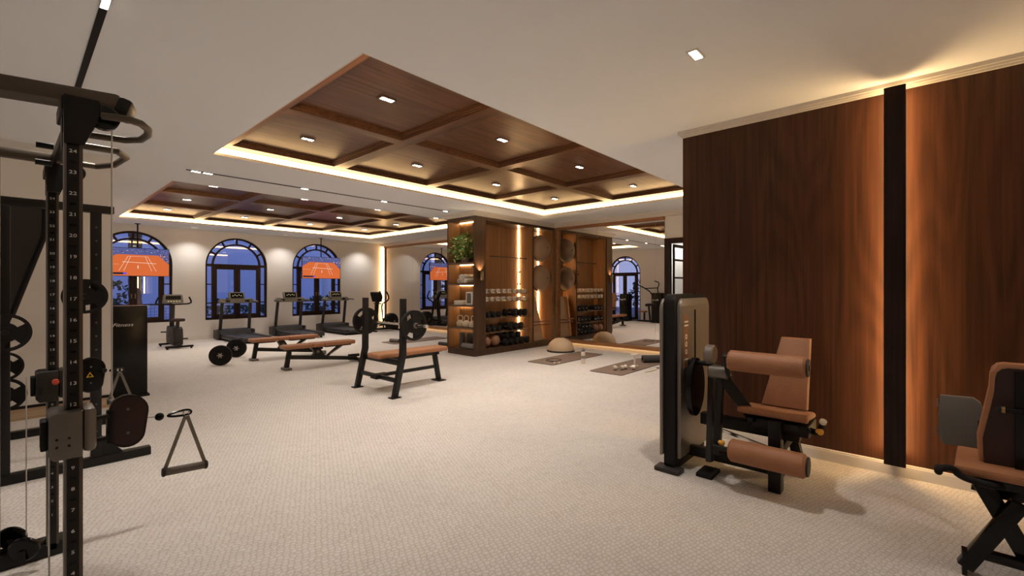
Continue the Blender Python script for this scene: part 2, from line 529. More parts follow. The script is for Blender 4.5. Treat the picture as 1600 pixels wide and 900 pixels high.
def place_text(s, size, loc, xdir, parent, m='number_white', name='lettering', sx=1.0, shear=0.0):
    """upright lettering; xdir is the reading direction"""
    me = text_mesh(s, size, shear=shear)
    xd = Vector(xdir).normalized(); zd = xd.cross(Vector((0, 0, 1)))
    M = Matrix((xd, Vector((0, 0, 1)), zd)).transposed()
    off = WORLD_BUILT.get(root_of(parent).name, Vector((0, 0, 0)))
    for v in me.vertices:
        v.co = M @ Vector((v.co.x * sx, v.co.y, v.co.z)) + Vector(loc) - off
    me.materials.clear(); me.materials.append(MATS[m])
    o = bpy.data.objects.new(name, me); COL.objects.link(o); o.parent = parent
    return o
ORD = ['first', 'second', 'third', 'fourth', 'fifth', 'sixth', 'seventh', 'eighth', 'ninth', 'tenth']

# ================================================================== STRUCTURE
H1 = (1.57, 7.93, 2.77, 6.22)
H2 = (1.57, 7.93, 8.21, 13.45)
XMIN, YMIN = -4.5, -4.5

struct('floor', B().bx(XMIN, 12.4, YMIN, YW, -0.12, 0.0), 'carpet')

# ceiling with two rectangular openings
b = B()
def crect(x0, x1, y0, y1): b.bx(x0, x1, y0, y1, CEIL, CEIL + 0.03)
crect(XMIN, 12.4, YMIN, H1[2]); crect(XMIN, H1[0], H1[2], H1[3]); crect(H1[1], 12.4, H1[2], H1[3])
crect(XMIN, 12.4, H1[3], H2[2]); crect(XMIN, H2[0], H2[2], H2[3]); crect(H2[1], 12.4, H2[2], H2[3])
crect(XMIN, 12.4, H2[3], YW)
ceiling = struct('ceiling', b, 'ceiling_paint')

# coffered timber recesses: panels, beams, mouldings are parts of the ceiling
def coffer(h, xl, yl):
    x0, x1, y0, y1 = h
    zp, zb = CEIL + 0.165, CEIL + 0.105          # panel plane and beam soffit
    bw = 0.17
    xs = [x0] + xl + [x1]; ys = [y0] + yl + [y1]
    B().bx(x0 - 0.06, x1 + 0.06, y0 - 0.06, y1 + 0.06, zp + 0.03, zp + 0.06).build('recess_back', 'walnut_ceiling', ceiling, 0)
    # side walls of the recess
    for nm, (a, c, d, e) in dict(w=(x0 - 0.03, x0, y0, y1), e=(x1, x1 + 0.03, y0, y1), s=(x0 - 0.03, x1 + 0.03, y0 - 0.03, y0), n=(x0 - 0.03, x1 + 0.03, y1, y1 + 0.03)).items():
        B().bx(a, c, d, e, CEIL + 0.03, zp + 0.03).build('recess_side', 'white_trim', ceiling, 0)
    # LED profile on every side: a visible diffuser just above the lip
    z0, z1 = CEIL + 0.032, CEIL + 0.098
    t = 0.012
    for (a, c, d, e) in ((x0, x0 + t, y0, y1), (x1 - t, x1, y0, y1), (x0 + t, x1 - t, y0, y0 + t), (x0 + t, x1 - t, y1 - t, y1)):
        B().bx(a, c, d, e, z0, z1).build('cove_light', 'led_cove', ceiling, 0)
        # aluminium lip below the diffuser
        B().bx(a - 0.001, c + 0.004, d - 0.001, e + 0.004, CEIL + 0.004, z0).build('cove_profile', 'white_trim', ceiling, 0)
    for i in range(len(xs) - 1):
        for j in range(len(ys) - 1):
            a = xs[i] + (bw if i == 0 else bw / 2); c = xs[i + 1] - (bw if i == len(xs) - 2 else bw / 2)
            d = ys[j] + (bw if j == 0 else bw / 2); e = ys[j + 1] - (bw if j == len(ys) - 2 else bw / 2)
            B().bx(a, c, d, e, zp, zp + 0.03).build('coffer_panel', 'walnut_ceiling', ceiling, 0)
            m = B()
            for k, (w, zz) in enumerate(((0.018, zb + 0.012), (0.036, zb + 0.026), (0.054, zb + 0.042))):
                m.bx(a, c, d, d + w, zz, zp); m.bx(a, c, e - w, e, zz, zp)
                m.bx(a, a + w, d + w, e - w, zz, zp); m.bx(c - w, c, d + w, e - w, zz, zp)
            m.build('coffer_moulding', 'walnut_beam', ceiling, 0)
    for i, x in enumerate(xs):
        lo, hi = (x, x + bw) if i == 0 else ((x - bw, x) if i == len(xs) - 1 else (x - bw / 2, x + bw / 2))
        B().bx(lo, hi, y0, y1, zb, zp + 0.03).build('coffer_beam', 'walnut_beam', ceiling, 0)
    for j, y in enumerate(ys):
        lo, hi = (y, y + bw) if j == 0 else ((y - bw, y) if j == len(ys) - 1 else (y - bw / 2, y + bw / 2))
        for i in range(len(xs) - 1):
            a = xs[i] + (bw if i == 0 else bw / 2); c = xs[i + 1] - (bw if i == len(xs) - 2 else bw / 2)
            B().bx(a, c, lo, hi, zb, zp + 0.03).build('coffer_beam', 'walnut_ceiling', ceiling, 0)
GX = [3.08, 4.67, 6.30]
coffer(H1, GX, [4.48])
coffer(H2, GX, [9.92, 11.66])

# ---- walls
def arch_wall(bb, f, u0, u1, z1, wins, th, n=24):
    """wall in (u, z) with arched openings; f(u, w, z) places it, w = 0 room face, w = th outer face"""
    def q(p): bb.quad(*[f(*v) for v in p])
    cur = u0
    for (uc, hw, zb, zs) in sorted(wins):
        a, c = uc - hw, uc + hw
        for w in (0, th):
            q([(cur, w, 0), (a, w, 0), (a, w, z1), (cur, w, z1)])
            if zb > 0: q([(a, w, 0), (c, w, 0), (c, w, zb), (a, w, zb)])
            pts = [(uc - hw * math.cos(PI * i / n), zs + hw * math.sin(PI * i / n)) for i in range(n + 1)]
            for (ua, za), (ub, zb2) in zip(pts, pts[1:]):
                q([(ua, w, za), (ub, w, zb2), (ub, w, z1), (ua, w, z1)])
        prof = [(a, zb), (a, zs)] + pts[1:-1] + [(c, zs), (c, zb)]
        for (ua, za), (ub, zb2) in zip(prof, prof[1:] + prof[:1]):
            q([(ua, 0, za), (ub, 0, zb2), (ub, th, zb2), (ua, th, za)])
        cur = c
    for w in (0, th):
        q([(cur, w, 0), (u1, w, 0), (u1, w, z1), (cur, w, z1)])

WINS = [(2.035, 0.80, 0.52, 2.06), (4.38, 0.80, 0.52, 2.06), (6.725, 0.80, 0.52, 2.06)]
b = B(); arch_wall(b, lambda u, w, z: (u, YW + w, z), XS - 0.25, XM + 0.3, CEIL, WINS, 0.22)
struct('wall_windows', b, 'plaster').data.update()
DOOR = (9.52, 0.75, 0.0, 2.03)
b = B(); arch_wall(b, lambda u, w, z: (XS - w, u, z), YL + 0.25, YW, CEIL, [DOOR], 0.22)
struct('wall_side', b, 'plaster')
struct('wall_left', B().bx(XMIN, 0.80, YL, YL + 0.25, 0, CEIL), 'plaster')
struct('wall_rear', B().bx(XMIN - 0.2, XMIN, YMIN, YL, 0, CEIL), 'plaster')
struct('wall_near', B().bx(XMIN, XR, YMIN - 0.2, YMIN, 0, CEIL), 'plaster')
struct('wall_alcove', B().bx(XR + 0.16, 12.2, YE - 0.2, YE, 0, CEIL), 'plaster')
b = B()
b.bx(XM, XM + 0.14, 3.93, YW, 0, CEIL); b.bx(XM, XM + 0.14, YE, 2.90, 0, CEIL); b.bx(XM, XM + 0.14, 2.90, 3.93, 2.44, CEIL)
struct('wall_mirror', b, 'plaster')
struct('wall_corridor', B().bx(12.2, 12.4, YE, 6.6, 0, CEIL), 'plaster')
struct('wall_corridor_end', B().bx(XM + 0.14, 12.2, 6.6, 6.8, 0, CEIL), 'plaster')

# panelled wall on the right
wr = struct('wall_right', B().bx(XR + 0.02, XR + 0.18, YMIN, YE, 0, CEIL), 'walnut_dark')
PIL = [(-1.705, -1.575), (0.075, 0.205)]
def wpanel(y0, y1): B().bx(XR, XR + 0.02, y0, y1, 0.093, 2.958).build('wood_panel', 'walnut_wall', wr, 0)
wpanel(0.205, YE); wpanel(-1.575, 0.075); wpanel(YMIN, -1.705)
B().bx(XR, XR + 0.18, YE, YE + 0.015, 0.093, 2.958).build('wood_panel', 'walnut_wall', wr, 0)
for y0, y1 in PIL:
    B().bx(XR - 0.140, XR - 0.112, y0 - 0.003, y1 - 0.005, 0.104, 2.957, 0.004).build('pilaster', 'walnut_dark', wr, 0)
    B().bx(XR - 0.112, XR + 0.02, y0 + 0.035, y1 - 0.035, 0.10, 2.955).build('pilaster_core', 'walnut_dark', wr, 0)
    for ya, yb in ((y0 + 0.020, y0 + 0.034), (y1 - 0.034, y1 - 0.020)):
        B().bx(XR - 0.108, XR - 0.050, ya, yb, 0.16, 2.950).build('led_strip', 'led_strip', wr, 0)
b = B(); b.bx(XR - 0.030, XR + 0.02, YMIN, YE + 0.02, 0, 0.080); b.bx(XR - 0.022, XR + 0.02, YMIN, YE + 0.02, 0.080, 0.093)
struct('baseboard_right', b, 'white_trim')
b = B()
for dx, z0, z1 in ((0.020, 2.958, 2.974), (0.034, 2.974, 2.990), (0.050, 2.990, CEIL)):
    b.bx(XR - dx, XR + 0.02, YMIN, YE + dx, z0, z1)
struct('trim_1', b, 'white_trim')
# skirting of the other walls
b = B(); b.bx(XS, XM - 0.03, YW - 0.015, YW, 0, 0.10)
struct('baseboard_windows', b, 'white_trim')
b = B(); b.bx(XS, XS + 0.015, YL + 0.25, DOOR[0] - DOOR[1] - 0.02, 0, 0.10); b.bx(XS, XS + 0.015, DOOR[0] + DOOR[1] + 0.02, YW - 0.015, 0, 0.10)
struct('baseboard_side', b, 'white_trim')
bl = struct('baseboard_left', B().bx(XMIN, 0.815, YL - 0.02, YL, 0, 0.12), 'pale_wood')
B().bx(XMIN, 0.80, YL - 0.014, YL, 0.12, 0.15).build('shadow_gap', 'matte_black', bl, 0)
# crown along the mirror wall and around the cabinet top
b = B()
for k, (d, z0, z1) in enumerate(((0.10, 2.925, 2.950), (0.13, 2.950, 2.985), (0.17, 2.985, CEIL))):
    b.bx(XM - d, XM, YE, 6.80 - d + 0.10, z0, z1)
    b.bx(XM - d, XM, 7.68 + d - 0.10, YW, z0, z1)
    b.bx(6.38 - d + 0.10, XM, 6.80 - d + 0.10, 7.68 + d - 0.10, z0, z1)
struct('trim_2', b, 'white_trim')

# ---- arched windows and the arched balcony door
def arched_frame(name, origin, rz, hw, zb, zs, rings, bars_z, mid_z, door=False):
    """local x along the wall, local y outwards, z up; parts: frame, bars, casements, panes"""
    root = sroot(name, origin, rz)
    ri = hw * 0.79                                  # inner arch radius
    d0, d1 = 0.05, 0.12
    n = 32
    def arc(bb, r0, r1, y0, y1, a0=0.0, a1=PI, nn=n):
        for i in range(nn):
            a, c = a0 + (a1 - a0) * i / nn, a0 + (a1 - a0) * (i + 1) / nn
            P = lambda r, t: (r * math.cos(t), zs + r * math.sin(t))
            poly = [P(r0, a), P(r1, a), P(r1, c), P(r0, c)]
            bb.prism(poly, 'xz', y0, y1)
    f = B(); arc(f, hw - 0.05, hw, d0, d1)
    f.bx(-hw, -hw + 0.05, d0, d1, zb, zs); f.bx(hw - 0.05, hw, d0, d1, zb, zs); f.bx(-hw, hw, d0, d1, zb, zb + (0.06 if not door else 0.03))
    f.build('outer_frame', 'window_frame', root, 30)
    f = B(); arc(f, ri - 0.045, ri, d0, d1); f.build('inner_arch', 'window_frame', root, 30)
    B().bx(-hw + 0.05, hw - 0.05, d0 - 0.01, d1, zs - 0.035, zs + 0.035).build('transom', 'window_frame', root, 0)
    for s in (-1, 1):
        B().bx(s * (ri - 0.045), s * ri, d0, d1, zb + 0.05, zs - 0.035).build('mullion', 'window_frame', root, 0)
    for k in range(1, rings):
        a = PI * k / rings
        B().bar(((ri) * math.cos(a), (d0 + d1) / 2, zs + ri * math.sin(a)), ((hw - 0.05) * math.cos(a), (d0 + d1) / 2, zs + (hw - 0.05) * math.sin(a)), 0.03, 0.05).build('glazing_bar', 'window_frame', root, 0)
    for s in (-1, 1):
        for z in bars_z:
            B().bx(s * ri, s * (hw - 0.05), d0, d1, z - 0.015, z + 0.015).build('glazing_bar', 'window_frame', root, 0)
    # two casements
    cw = ri - 0.045
    for s in (-1, 1):
        c = B(); xa, xb = (0.004, cw) if s > 0 else (-cw, -0.004)
        za, zc = zb + 0.05, zs - 0.035
        c.bx(xa, xa + 0.075, d0 - 0.015, d1 - 0.02, za, zc, 0.004); c.bx(xb - 0.075, xb, d0 - 0.015, d1 - 0.02, za, zc, 0.004)
        c.bx(xa + 0.07, xb - 0.07, d0 - 0.015, d1 - 0.02, za, za + 0.09); c.bx(xa + 0.07, xb - 0.07, d0 - 0.015, d1 - 0.02, zc - 0.08, zc)
        c.bx(xa + 0.07, xb - 0.07, d0, d1 - 0.03, mid_z - 0.015, mid_z + 0.015)
        leaf = c.build('casement', 'window_frame', root, 30)
        for z0, z1 in ((za + 0.09, mid_z - 0.015), (mid_z + 0.015, zc - 0.08)):
            B().bx(xa + 0.075, xb - 0.075, d0 + 0.025, d0 + 0.031, z0, z1).build('pane', 'window_glass', leaf, 0)
        h = B().bx(-0.012 * s - 0.008 + 0.05 * s, -0.012 * s + 0.008 + 0.05 * s, d0 - 0.045, d0 - 0.015, 1.15, 1.27, 0.004)
        h.build('handle', 'brass', leaf, 30)
    # panes of the border and the fan light
    def sect(r0, r1, a0, a1, nn=8):
        p = B()
        arc(p, r0, r1, d0 + 0.03, d0 + 0.036, a0, a1, nn)
        bmesh.ops.remove_doubles(p.bm, verts=p.bm.verts, dist=1e-5)
        p.build('pane', 'window_glass', root, 0)
    for k in range(rings):
        sect(ri - 0.01, hw - 0.04, PI * k / rings + 0.01, PI * (k + 1) / rings - 0.01, 4)
    poly = [((ri - 0.04) * math.cos(PI * i / 24), zs + 0.03 + (ri - 0.05) * math.sin(PI * i / 24)) for i in range(25)]
    B().prism(poly, 'xz', d0 + 0.03, d0 + 0.036).build('pane', 'window_glass', root, 0)
    zz = [zb + 0.05] + sorted(bars_z) + [zs - 0.035]
    for s in (-1, 1):
        for z0, z1 in zip(zz, zz[1:]):
            xa, xb = sorted((s * ri, s * (hw - 0.05)))
            B().bx(xa, xb, d0 + 0.03, d0 + 0.036, z0, z1).build('pane', 'window_glass', root, 0)
    if not door:
        B().bx(-hw - 0.0, hw + 0.0, -0.0, d0, zb - 0.0, zb + 0.012).build('window_sill', 'window_frame', root, 0)
    return root
for i, (uc, hw, zb, zs) in enumerate(WINS):
    arched_frame('window_%d' % (i + 1), (uc, YW, 0), 0, hw, zb, zs, 6, (0.99, 1.52), 0.99)
arched_frame('door_1', (XS, DOOR[0], 0), PI / 2, DOOR[1], 0.0, DOOR[3], 6, (1.05,), 1.05, True)

# ---- glazed steel door standing open at the end of the mirror
dr = sroot('door_2', (XM, 3.38, 0))
WORLD_BUILT[dr.name] = Vector((XM, 3.38, 0))
b = B(); b.bx(XM - 0.05, XM + 0.15, 3.885, 3.965, 0, 2.46, 0.004); b.bx(XM - 0.05, XM + 0.15, 2.80, 2.96, 0, 2.46, 0.004); b.bx(XM - 0.05, XM + 0.15, 2.96, 3.885, 2.36, 2.46, 0.004)
b.build('door_frame', 'window_frame', dr, 30)
lx0, lx1, ly = XM + 0.16, XM + 1.02, 3.855
b = B(); b.bx(lx0, lx0 + 0.03, ly - 0.02, ly + 0.02, 0.01, 2.35); b.bx(lx1 - 0.05, lx1, ly - 0.02, ly + 0.02, 0.01, 2.35)
b.bx(lx0 + 0.05, lx1 - 0.05, ly - 0.02, ly + 0.02, 2.29, 2.35); b.bx(lx0 + 0.05, lx1 - 0.05, ly - 0.02, ly + 0.02, 0.01, 0.12)
leaf = b.build('door_leaf', 'window_frame', dr, 0)
zz = [0.12, 0.50, 0.88, 1.26, 1.64, 2.02, 2.29]
for z in zz[1:-1]: B().bx(lx0 + 0.05, lx1 - 0.05, ly - 0.018, ly + 0.018, z - 0.02, z + 0.02).build('glazing_bar', 'window_frame', leaf, 0)
for z0, z1 in zip(zz, zz[1:]): B().bx(lx0 + 0.05, lx1 - 0.05, ly - 0.003, ly + 0.003, z0 + 0.02 if z0 > 0.2 else z0, z1 - 0.02 if z1 < 2.2 else z1).build('pane', 'door_glass', leaf, 0)
B().tube([(lx1 - 0.03, ly - 0.02, 0.95), (lx1 - 0.03, ly - 0.06, 0.95), (lx1 - 0.03, ly - 0.06, 1.15), (lx1 - 0.03, ly - 0.02, 1.15)], 0.008, 8).build('handle', 'brass', leaf)

# ---- framed wall mirrors
def wall_mirror(label, y0, y1, seams):
    t = thing('wall_mirror', label, 'mirror', (XM, (y0 + y1) / 2, 0), 0, None, True)
    ys = [y0 + (0.06 if y0 > 7 else 0.0)] + seams + [y1 - 0.06]
    for a, c in zip(ys, ys[1:]):
        B().bx(XM - 0.012, XM - 0.004, a + 0.002, c - 0.002, 0.15, 2.87).build('mirror_panel', 'mirror', t, 0)
    B().bx(XM - 0.11, XM, y0, y1, 0.085, 0.155, 0.004).build('bottom_rail', 'oak_frame', t, 0)
    B().bx(XM - 0.07, XM, y0, y1, 2.865, 2.925).build('top_rail', 'oak_frame', t, 0)
    for ya in ((y0, y1 - 0.06) if y0 > 7 else (y1 - 0.06,)): B().bx(XM - 0.05, XM, ya, ya + 0.06, 0.155, 2.865).build('side_rail', 'oak_frame', t, 0)
    B().bx(XM - 0.02, XM, y0, y1, 0, 0.085).build('plinth_board', 'white_trim', t, 0)
    B().bx(XM - 0.06, XM - 0.045, y0 + 0.05, y1 - 0.05, 0.078, 0.0845).build('plinth_light', 'led_plinth', t, 0)
    return t
wall_mirror('wide wall mirror with seams and oak frame between the cabinet and the dark door', 3.97, 6.795, [4.18, 5.6])
wmb = wall_mirror('long wall mirror in the far corner behind the elliptical trainer', 7.685, 14.62, [9.1, 11.0, 12.9])
B().bx(XM - 0.05, XM - 0.005, 14.64, 14.66, 0.16, 2.92).build('corner_light', 'led_strip', wmb, 0)

# ---- outdoors at dusk
struct('ground', B().bx(-14, 22, YW + 0.22, 40, -0.35, -0.15), 'paving')
g2 = struct('ground_terrace', B().bx(-14, XS - 0.22, YL + 0.25, YW + 0.22, -0.35, -0.15), 'paving')
tag(B().bx(-3, 18, 27.6, 28.2, -0.15, 5.2).build('garden_wall', 'facade_blue'), 'long pale blue building facade beyond the arched windows', 'building')
for i, x in enumerate((5.2, 8.6, 12.0, 15.2)):
    c = thing('garden_column', 'pale round garden column outside the windows, %s from the lit palm trunk' % ORD[i], 'column', (x, 25.2, -0.15), 0, 'garden columns outside the windows')
    B().bx(-0.30, 0.30, -0.30, 0.30, 0, 0.2, 0.02).build('base', 'facade_column', c)
    B().cyl((0, 0, 0.2), (0, 0, 3.8), 0.22, 0.19, 20).build('shaft', 'facade_column', c)
    B().bx(-0.3, 0.3, -0.3, 0.3, 3.8, 4.0, 0.02).build('capital', 'facade_column', c)
net = thing('court_net', 'white-banded tennis net stretched across the court outside', 'net', (5, 18.6, -0.15))
B().bx(-5.5, 9, -0.012, 0.012, 0.93, 1.0).build('net_band', 'white_metal', net, 0)
m = B()
for k in range(146): m.bx(-5.5 + k * 0.1, -5.494 + k * 0.1, -0.003, 0.003, 0.08, 0.93)
for k in range(9): m.bx(-5.5, 9, -0.003, 0.003, 0.08 + k * 0.1, 0.086 + k * 0.1)
m = m.build('net_mesh', 'matte_black', net, 0); m['kind'] = 'stuff'
for x in (-5.5, 1.7, 9): B().cyl((x, 0, 0), (x, 0, 1.06), 0.03).build('net_post', 'white_metal', net)
def shrub(x, y, r, h, label):
    s = thing('garden_shrub', label, 'shrub', (x, y, -0.15))
    B().cyl((0, 0, 0), (0, 0, h * 0.5), 0.06, 0.04, 8).build('stem', 'bark', s)
    m = B()
    for k in range(240):
        a, e = random.uniform(0, 2 * PI), random.uniform(-0.6, 1.3)
        rr = r * random.uniform(0.6, 1.0)
        p = Vector((rr * math.cos(a) * math.cos(e), rr * math.sin(a) * math.cos(e), h * 0.55 + h * 0.45 * math.sin(e)))
        d = Vector((random.uniform(-1, 1), random.uniform(-1, 1), random.uniform(-.3, 1))).normalized() * 0.22
        w = d.cross(Vector((random.uniform(-1, 1), random.uniform(-1, 1), random.uniform(-1, 1)))).normalized() * 0.07
        m.quad(p, p + d * 0.5 + w, p + d, p + d * 0.5 - w)
    f = m.build('foliage', 'shrub', s, 0, False); f['kind'] = 'stuff'
for i, (x, y, r, h) in enumerate(((0.3, 21.5, 0.9, 2.2), (2.4, 23.0, 0.8, 1.8), (6.4, 23.0, 0.9, 0.95), (8.6, 23.4, 0.8, 0.9), (11.2, 24.0, 1.0, 1.0))):
    shrub(x, y, r, h, ['tall dark shrub seen through the first arched window', 'rounded dark shrub beside the lit palm trunk', 'low shrub seen through the middle arched window', 'low shrub just right of the middle window view', 'low shrub seen through the last arched window'][i])
for i, (x, y) in enumerate(((2.75, 19.6), (1.05, 20.4))):
    pt = thing('palm_trunk', ['warmly lit palm trunk outside the first arched window', 'second lit palm trunk further left outside the first window'][i], 'tree', (x, y, -0.15))
    prof = []
    for k in range(24): prof += [(0.17 + 0.02 * (k % 2), k * 0.2)]
    B().lathe(prof, 14).build('trunk', 'bark', pt)
    l = thing('garden_lamp', ['small ground uplight at the foot of the lit palm trunk', 'small ground uplight below the left palm trunk'][i], 'lamp', (x + 0.1, y - 0.5, -0.15))
    B().lathe([(0.07, 0), (0.07, 0.1), (0.06, 0.12)], 14).build('housing', 'black_steel', l)
    B().lathe([(0.05, 0.121), (0.05, 0.126)], 14).build('lens', 'street_lamp', l)
    spot('garden_light', (x + 0.1, y - 0.5, 0.0), (x, y, 1.6), 90, 70, 0.8, (1, 0.62, 0.3), 0.05)
rail = thing('balcony_railing', 'white ornamental balcony railing outside the arched balcony door', 'railing', (XS - 1.2, DOOR[0], -0.15))
B().bx(-0.03, 0.03, -2.2, 2.2, 1.14, 1.19).build('top_rail', 'white_metal', rail, 0)
B().bx(-0.02, 0.02, -2.2, 2.2, 0.10, 0.14).build('bottom_rail', 'white_metal', rail, 0)
B().bx(-0.015, 0.015, -2.2, 2.2, 0.95, 0.98).build('middle_rail', 'white_metal', rail, 0)
for k in range(31): B().bx(-0.012, 0.012, -2.2 + k * 0.146, -2.176 + k * 0.146, 0.14, 1.14).build('baluster', 'white_metal', rail, 0)
for k in range(6): B().tube([(0, -1.87 + k * 0.73 + 0.11 * math.cos(a * PI / 6), 0.5 + 0.11 * math.sin(a * PI / 6)) for a in range(12)], 0.012, 6, True).build('ring', 'white_metal', rail)
for i, (x, y, r, h) in enumerate(((-3.6, 10.6, 0.8, 2.0), (-4.0, 8.6, 0.8, 1.7))):
    shrub(x, y, r, h, ['dark shrub beyond the balcony railing', 'second dark shrub beyond the balcony railing'][i])

# ================================================================== LAMPS
def downlight(x, y, z, label, group, power, angle=105, long_axis='x', tgt=None):
    t = thing('recessed_downlight', label, 'ceiling light', (x, y, z), 0 if long_axis == 'x' else PI / 2, group)
    B().bx(-0.075, 0.075, -0.04, 0.04, -0.006, 0.004, 0.002).build('trim_plate', 'bronze_steel' if 'coffer' in group else 'white_trim', t)
    for s in (-1, 1):
        B().bx(s * 0.034 - 0.026, s * 0.034 + 0.026, -0.024, 0.024, -0.0085, -0.005).build('lens', 'lamp_shielded' if 'washer' in group else 'lamp_glow', t, 0)
    spot('downlight_beam', (x, y, z - 0.03), tgt or (x, y, 0), power, angle, 0.8)
    return t
ZC = CEIL + 0.16
for j, y in enumerate((3.64, 5.31)):
    for i, x in enumerate((2.31, 3.86, 5.48, 7.13)):
        downlight(x, y, ZC, 'recessed downlight in the front coffered ceiling, %s row, %s from the left' % (('near', 'far')[j], ORD[i]), 'front coffer downlights', SPOT_W * (0.82, 0.72)[j] * (1.0, 0.92, 0.85, 0.95)[i])
for j, y in enumerate((9.0, 10.78, 12.46)):
    for i, x in enumerate((2.31, 3.86, 5.48, 7.13)):
        downlight(x, y, ZC, 'recessed downlight in the rear coffered ceiling, %s row, %s from the left' % (('near', 'middle', 'far')[j], ORD[i]), 'rear coffer downlights', SPOT_W * (0.35, 0.45, 0.6)[j])
downlight(3.09, 1.12, CEIL, 'single recessed downlight in the plain ceiling near the wood wall', 'plain ceiling downlights', SPOT_W * 0.62)
for i, (x, y) in enumerate(((3.09, -1.4), (0.6, -1.4), (-2.0, -1.4), (-2.0, 1.1), (-2.0, 3.6), (-2.0, 6.0))):  # unseen lamps added to fill the area around the viewpoint with light
    downlight(x, y, CEIL, 'added unseen downlight in the plain ceiling behind the viewpoint, %s along' % ORD[i], 'plain ceiling downlights', SPOT_W * (0.3, 0.4, 0.5, 0.6, 0.6, 0.6)[i])
for i, x in enumerate((0.95, 3.21, 5.55, 8.2)):
    downlight(x, 14.25, CEIL, 'small wall-wash downlight above the window wall, %s from the left' % ORD[i], 'window wall washers', SPOT_W * 0.36, 120, 'x', (x, 14.2, 0))
downlight(11.75, 4.95, CEIL, 'corridor downlight beyond the glazed steel door', 'corridor downlights', SPOT_W * 1.0, 110, 'x', (11.9, 4.95, 0))
downlight(10.6, 3.0, CEIL, 'corridor downlight just past the glazed steel door', 'corridor downlights', SPOT_W)
# slim recessed tracks with lamp heads
def track(label, p0, p1, heads, axis):
    t = thing('track_light', label, 'ceiling light', ((p0[0] + p1[0]) / 2, (p0[1] + p1[1]) / 2, CEIL), 0, None, True)
    w = 0.018
    if axis == 'x': B().bx(p0[0], p1[0], p0[1] - w, p0[1] + w, CEIL - 0.006, CEIL + 0.004).build('track', 'matte_black', t, 0)
    else: B().bx(p0[0] - w, p0[0] + w, p0[1], p1[1], CEIL - 0.006, CEIL + 0.004).build('track', 'matte_black', t, 0)
    for hx, hy in heads:
        a, c = (0.05, 0.016) if axis == 'x' else (0.016, 0.06)
        h = B().bx(hx - a - 0.004, hx + a + 0.004, hy - c - 0.003, hy + c + 0.003, CEIL - 0.010, CEIL - 0.006).build('lamp_head', 'charcoal', t, 0)
        B().bx(hx - a, hx + a, hy - c, hy + c, CEIL - 0.012, CEIL - 0.009).build('lens', 'lamp_glow', h, 0)
        spot('track_beam', (hx, hy, CEIL - 0.03), (hx, hy, 0), SPOT_W * (0.10 if axis == 'x' else 0.7), 100, 0.8)
track('slim black track light between the two coffered ceilings', (1.55, 7.28), (6.1, 7.28), [(1.66, 7.28), (1.80, 7.28), (3.12, 7.28), (4.56, 7.28), (6.0, 7.28)], 'x')
track('slim black track light above the cable machine', (0.34, 1.6), (0.34, 5.0), [(0.34, 3.33)], 'y')

# ================================================================== EQUIPMENT CABINET
CX0, CX1, CY0, CY1, CZ = 6.38, 9.12, 6.80, 7.68, 2.92
NB = 7.234                                      # back of the open bays
cab = thing('storage_cabinet', 'tall dark wood storage cabinet with lit shelves and open equipment bays', 'cabinet', (7.75, 7.24, 0), 0, None, True)
def cb(name, m, *a, **k): return B().bx(*a, **k).build(name, m, cab, 0)
cb('plinth', 'cabinet_dark', CX0 + 0.01, CX1, CY0 + 0.01, CY1 - 0.01, 0, 0.105)
cb('base_board', 'cabinet_dark', CX0 - 0.005, CX1, CY0 - 0.005, CY1 + 0.005, 0.105, 0.13)
cb('top_board', 'cabinet_dark', CX0, CX1, CY0, CY1, 2.86, CZ)
cb('corner_post', 'cabinet_dark', CX0, 6.70, CY0, 6.84, 0.13, 2.86)
cb('end_panel', 'cabinet_dark', CX0, CX1, 7.645, CY1, 0.13, 2.86)
cb('shelf_back', 'cabinet_back', 6.715, 6.735, 6.84, 7.645, 0.13, 2.86)
cb('bay_side', 'cabinet_back', 6.70, 6.715, 6.84, NB, 0.13, 2.86)
cb('bay_back', 'cabinet_back', 6.735, 9.02, NB, NB + 0.02, 0.13, 2.86)
cb('divider', 'cabinet_back', 8.25, 8.295, CY0 + 0.004, NB, 0.13, 2.86)
cb('divider_edge', 'cabinet_dark', 8.248, 8.297, CY0 - 0.002, CY0 + 0.004, 0.13, 2.86)
cb('end_post', 'cabinet_back', 9.0, CX1, CY0, NB + 0.02, 0.13, 2.86)
cb('inner_lining', 'cabinet_back', CX0 + 0.004, 6.715, 7.640, 7.645, 0.13, 2.86)
SH = [1.967, 1.518, 1.059, 0.579]
for z in SH:
    cb('shelf', 'shelf_wood', CX0 + 0.006, 6.715, 6.84, 7.64, z - 0.035, z)
for z in [2.86] + [s - 0.035 for s in SH]:
    cb('shelf_light', 'led_shelf', 6.692, 6.704, 6.86, 7.62, z - 0.008, z - 0.001)
cb('bay_light', 'led_back', 8.232, 8.248, NB - 0.016, NB - 0.002, 0.15, 2.85)
cb('bay_light', 'led_back', 8.982, 8.998, NB - 0.016, NB - 0.002, 0.15, 2.85)
# rails for the hand weights, shelves for the heavy ones, hanging bar
for z in (1.30, 1.125):
    for y in (6.93, 7.06): B().cyl((6.715, y, z), (8.25, y, z), 0.011, n=10).build('weight_rail', 'brass', cab)
for z in (0.775, 0.465):
    for y in (6.90, 7.09): cb('weight_shelf_rail', 'shelf_wood', 6.715, 8.25, y - 0.03, y + 0.03, z - 0.025, z)
B().cyl((7.0, 6.98, 2.12), (8.249, 6.98, 2.12), 0.012, n=10).build('hanging_bar', 'dark_rim', cab)
for z in (0.52, 0.60): B().cyl((8.31, 6.87, z), (8.999, 6.87, z), 0.022, n=10).build('support_bar', 'ball_brown', cab)

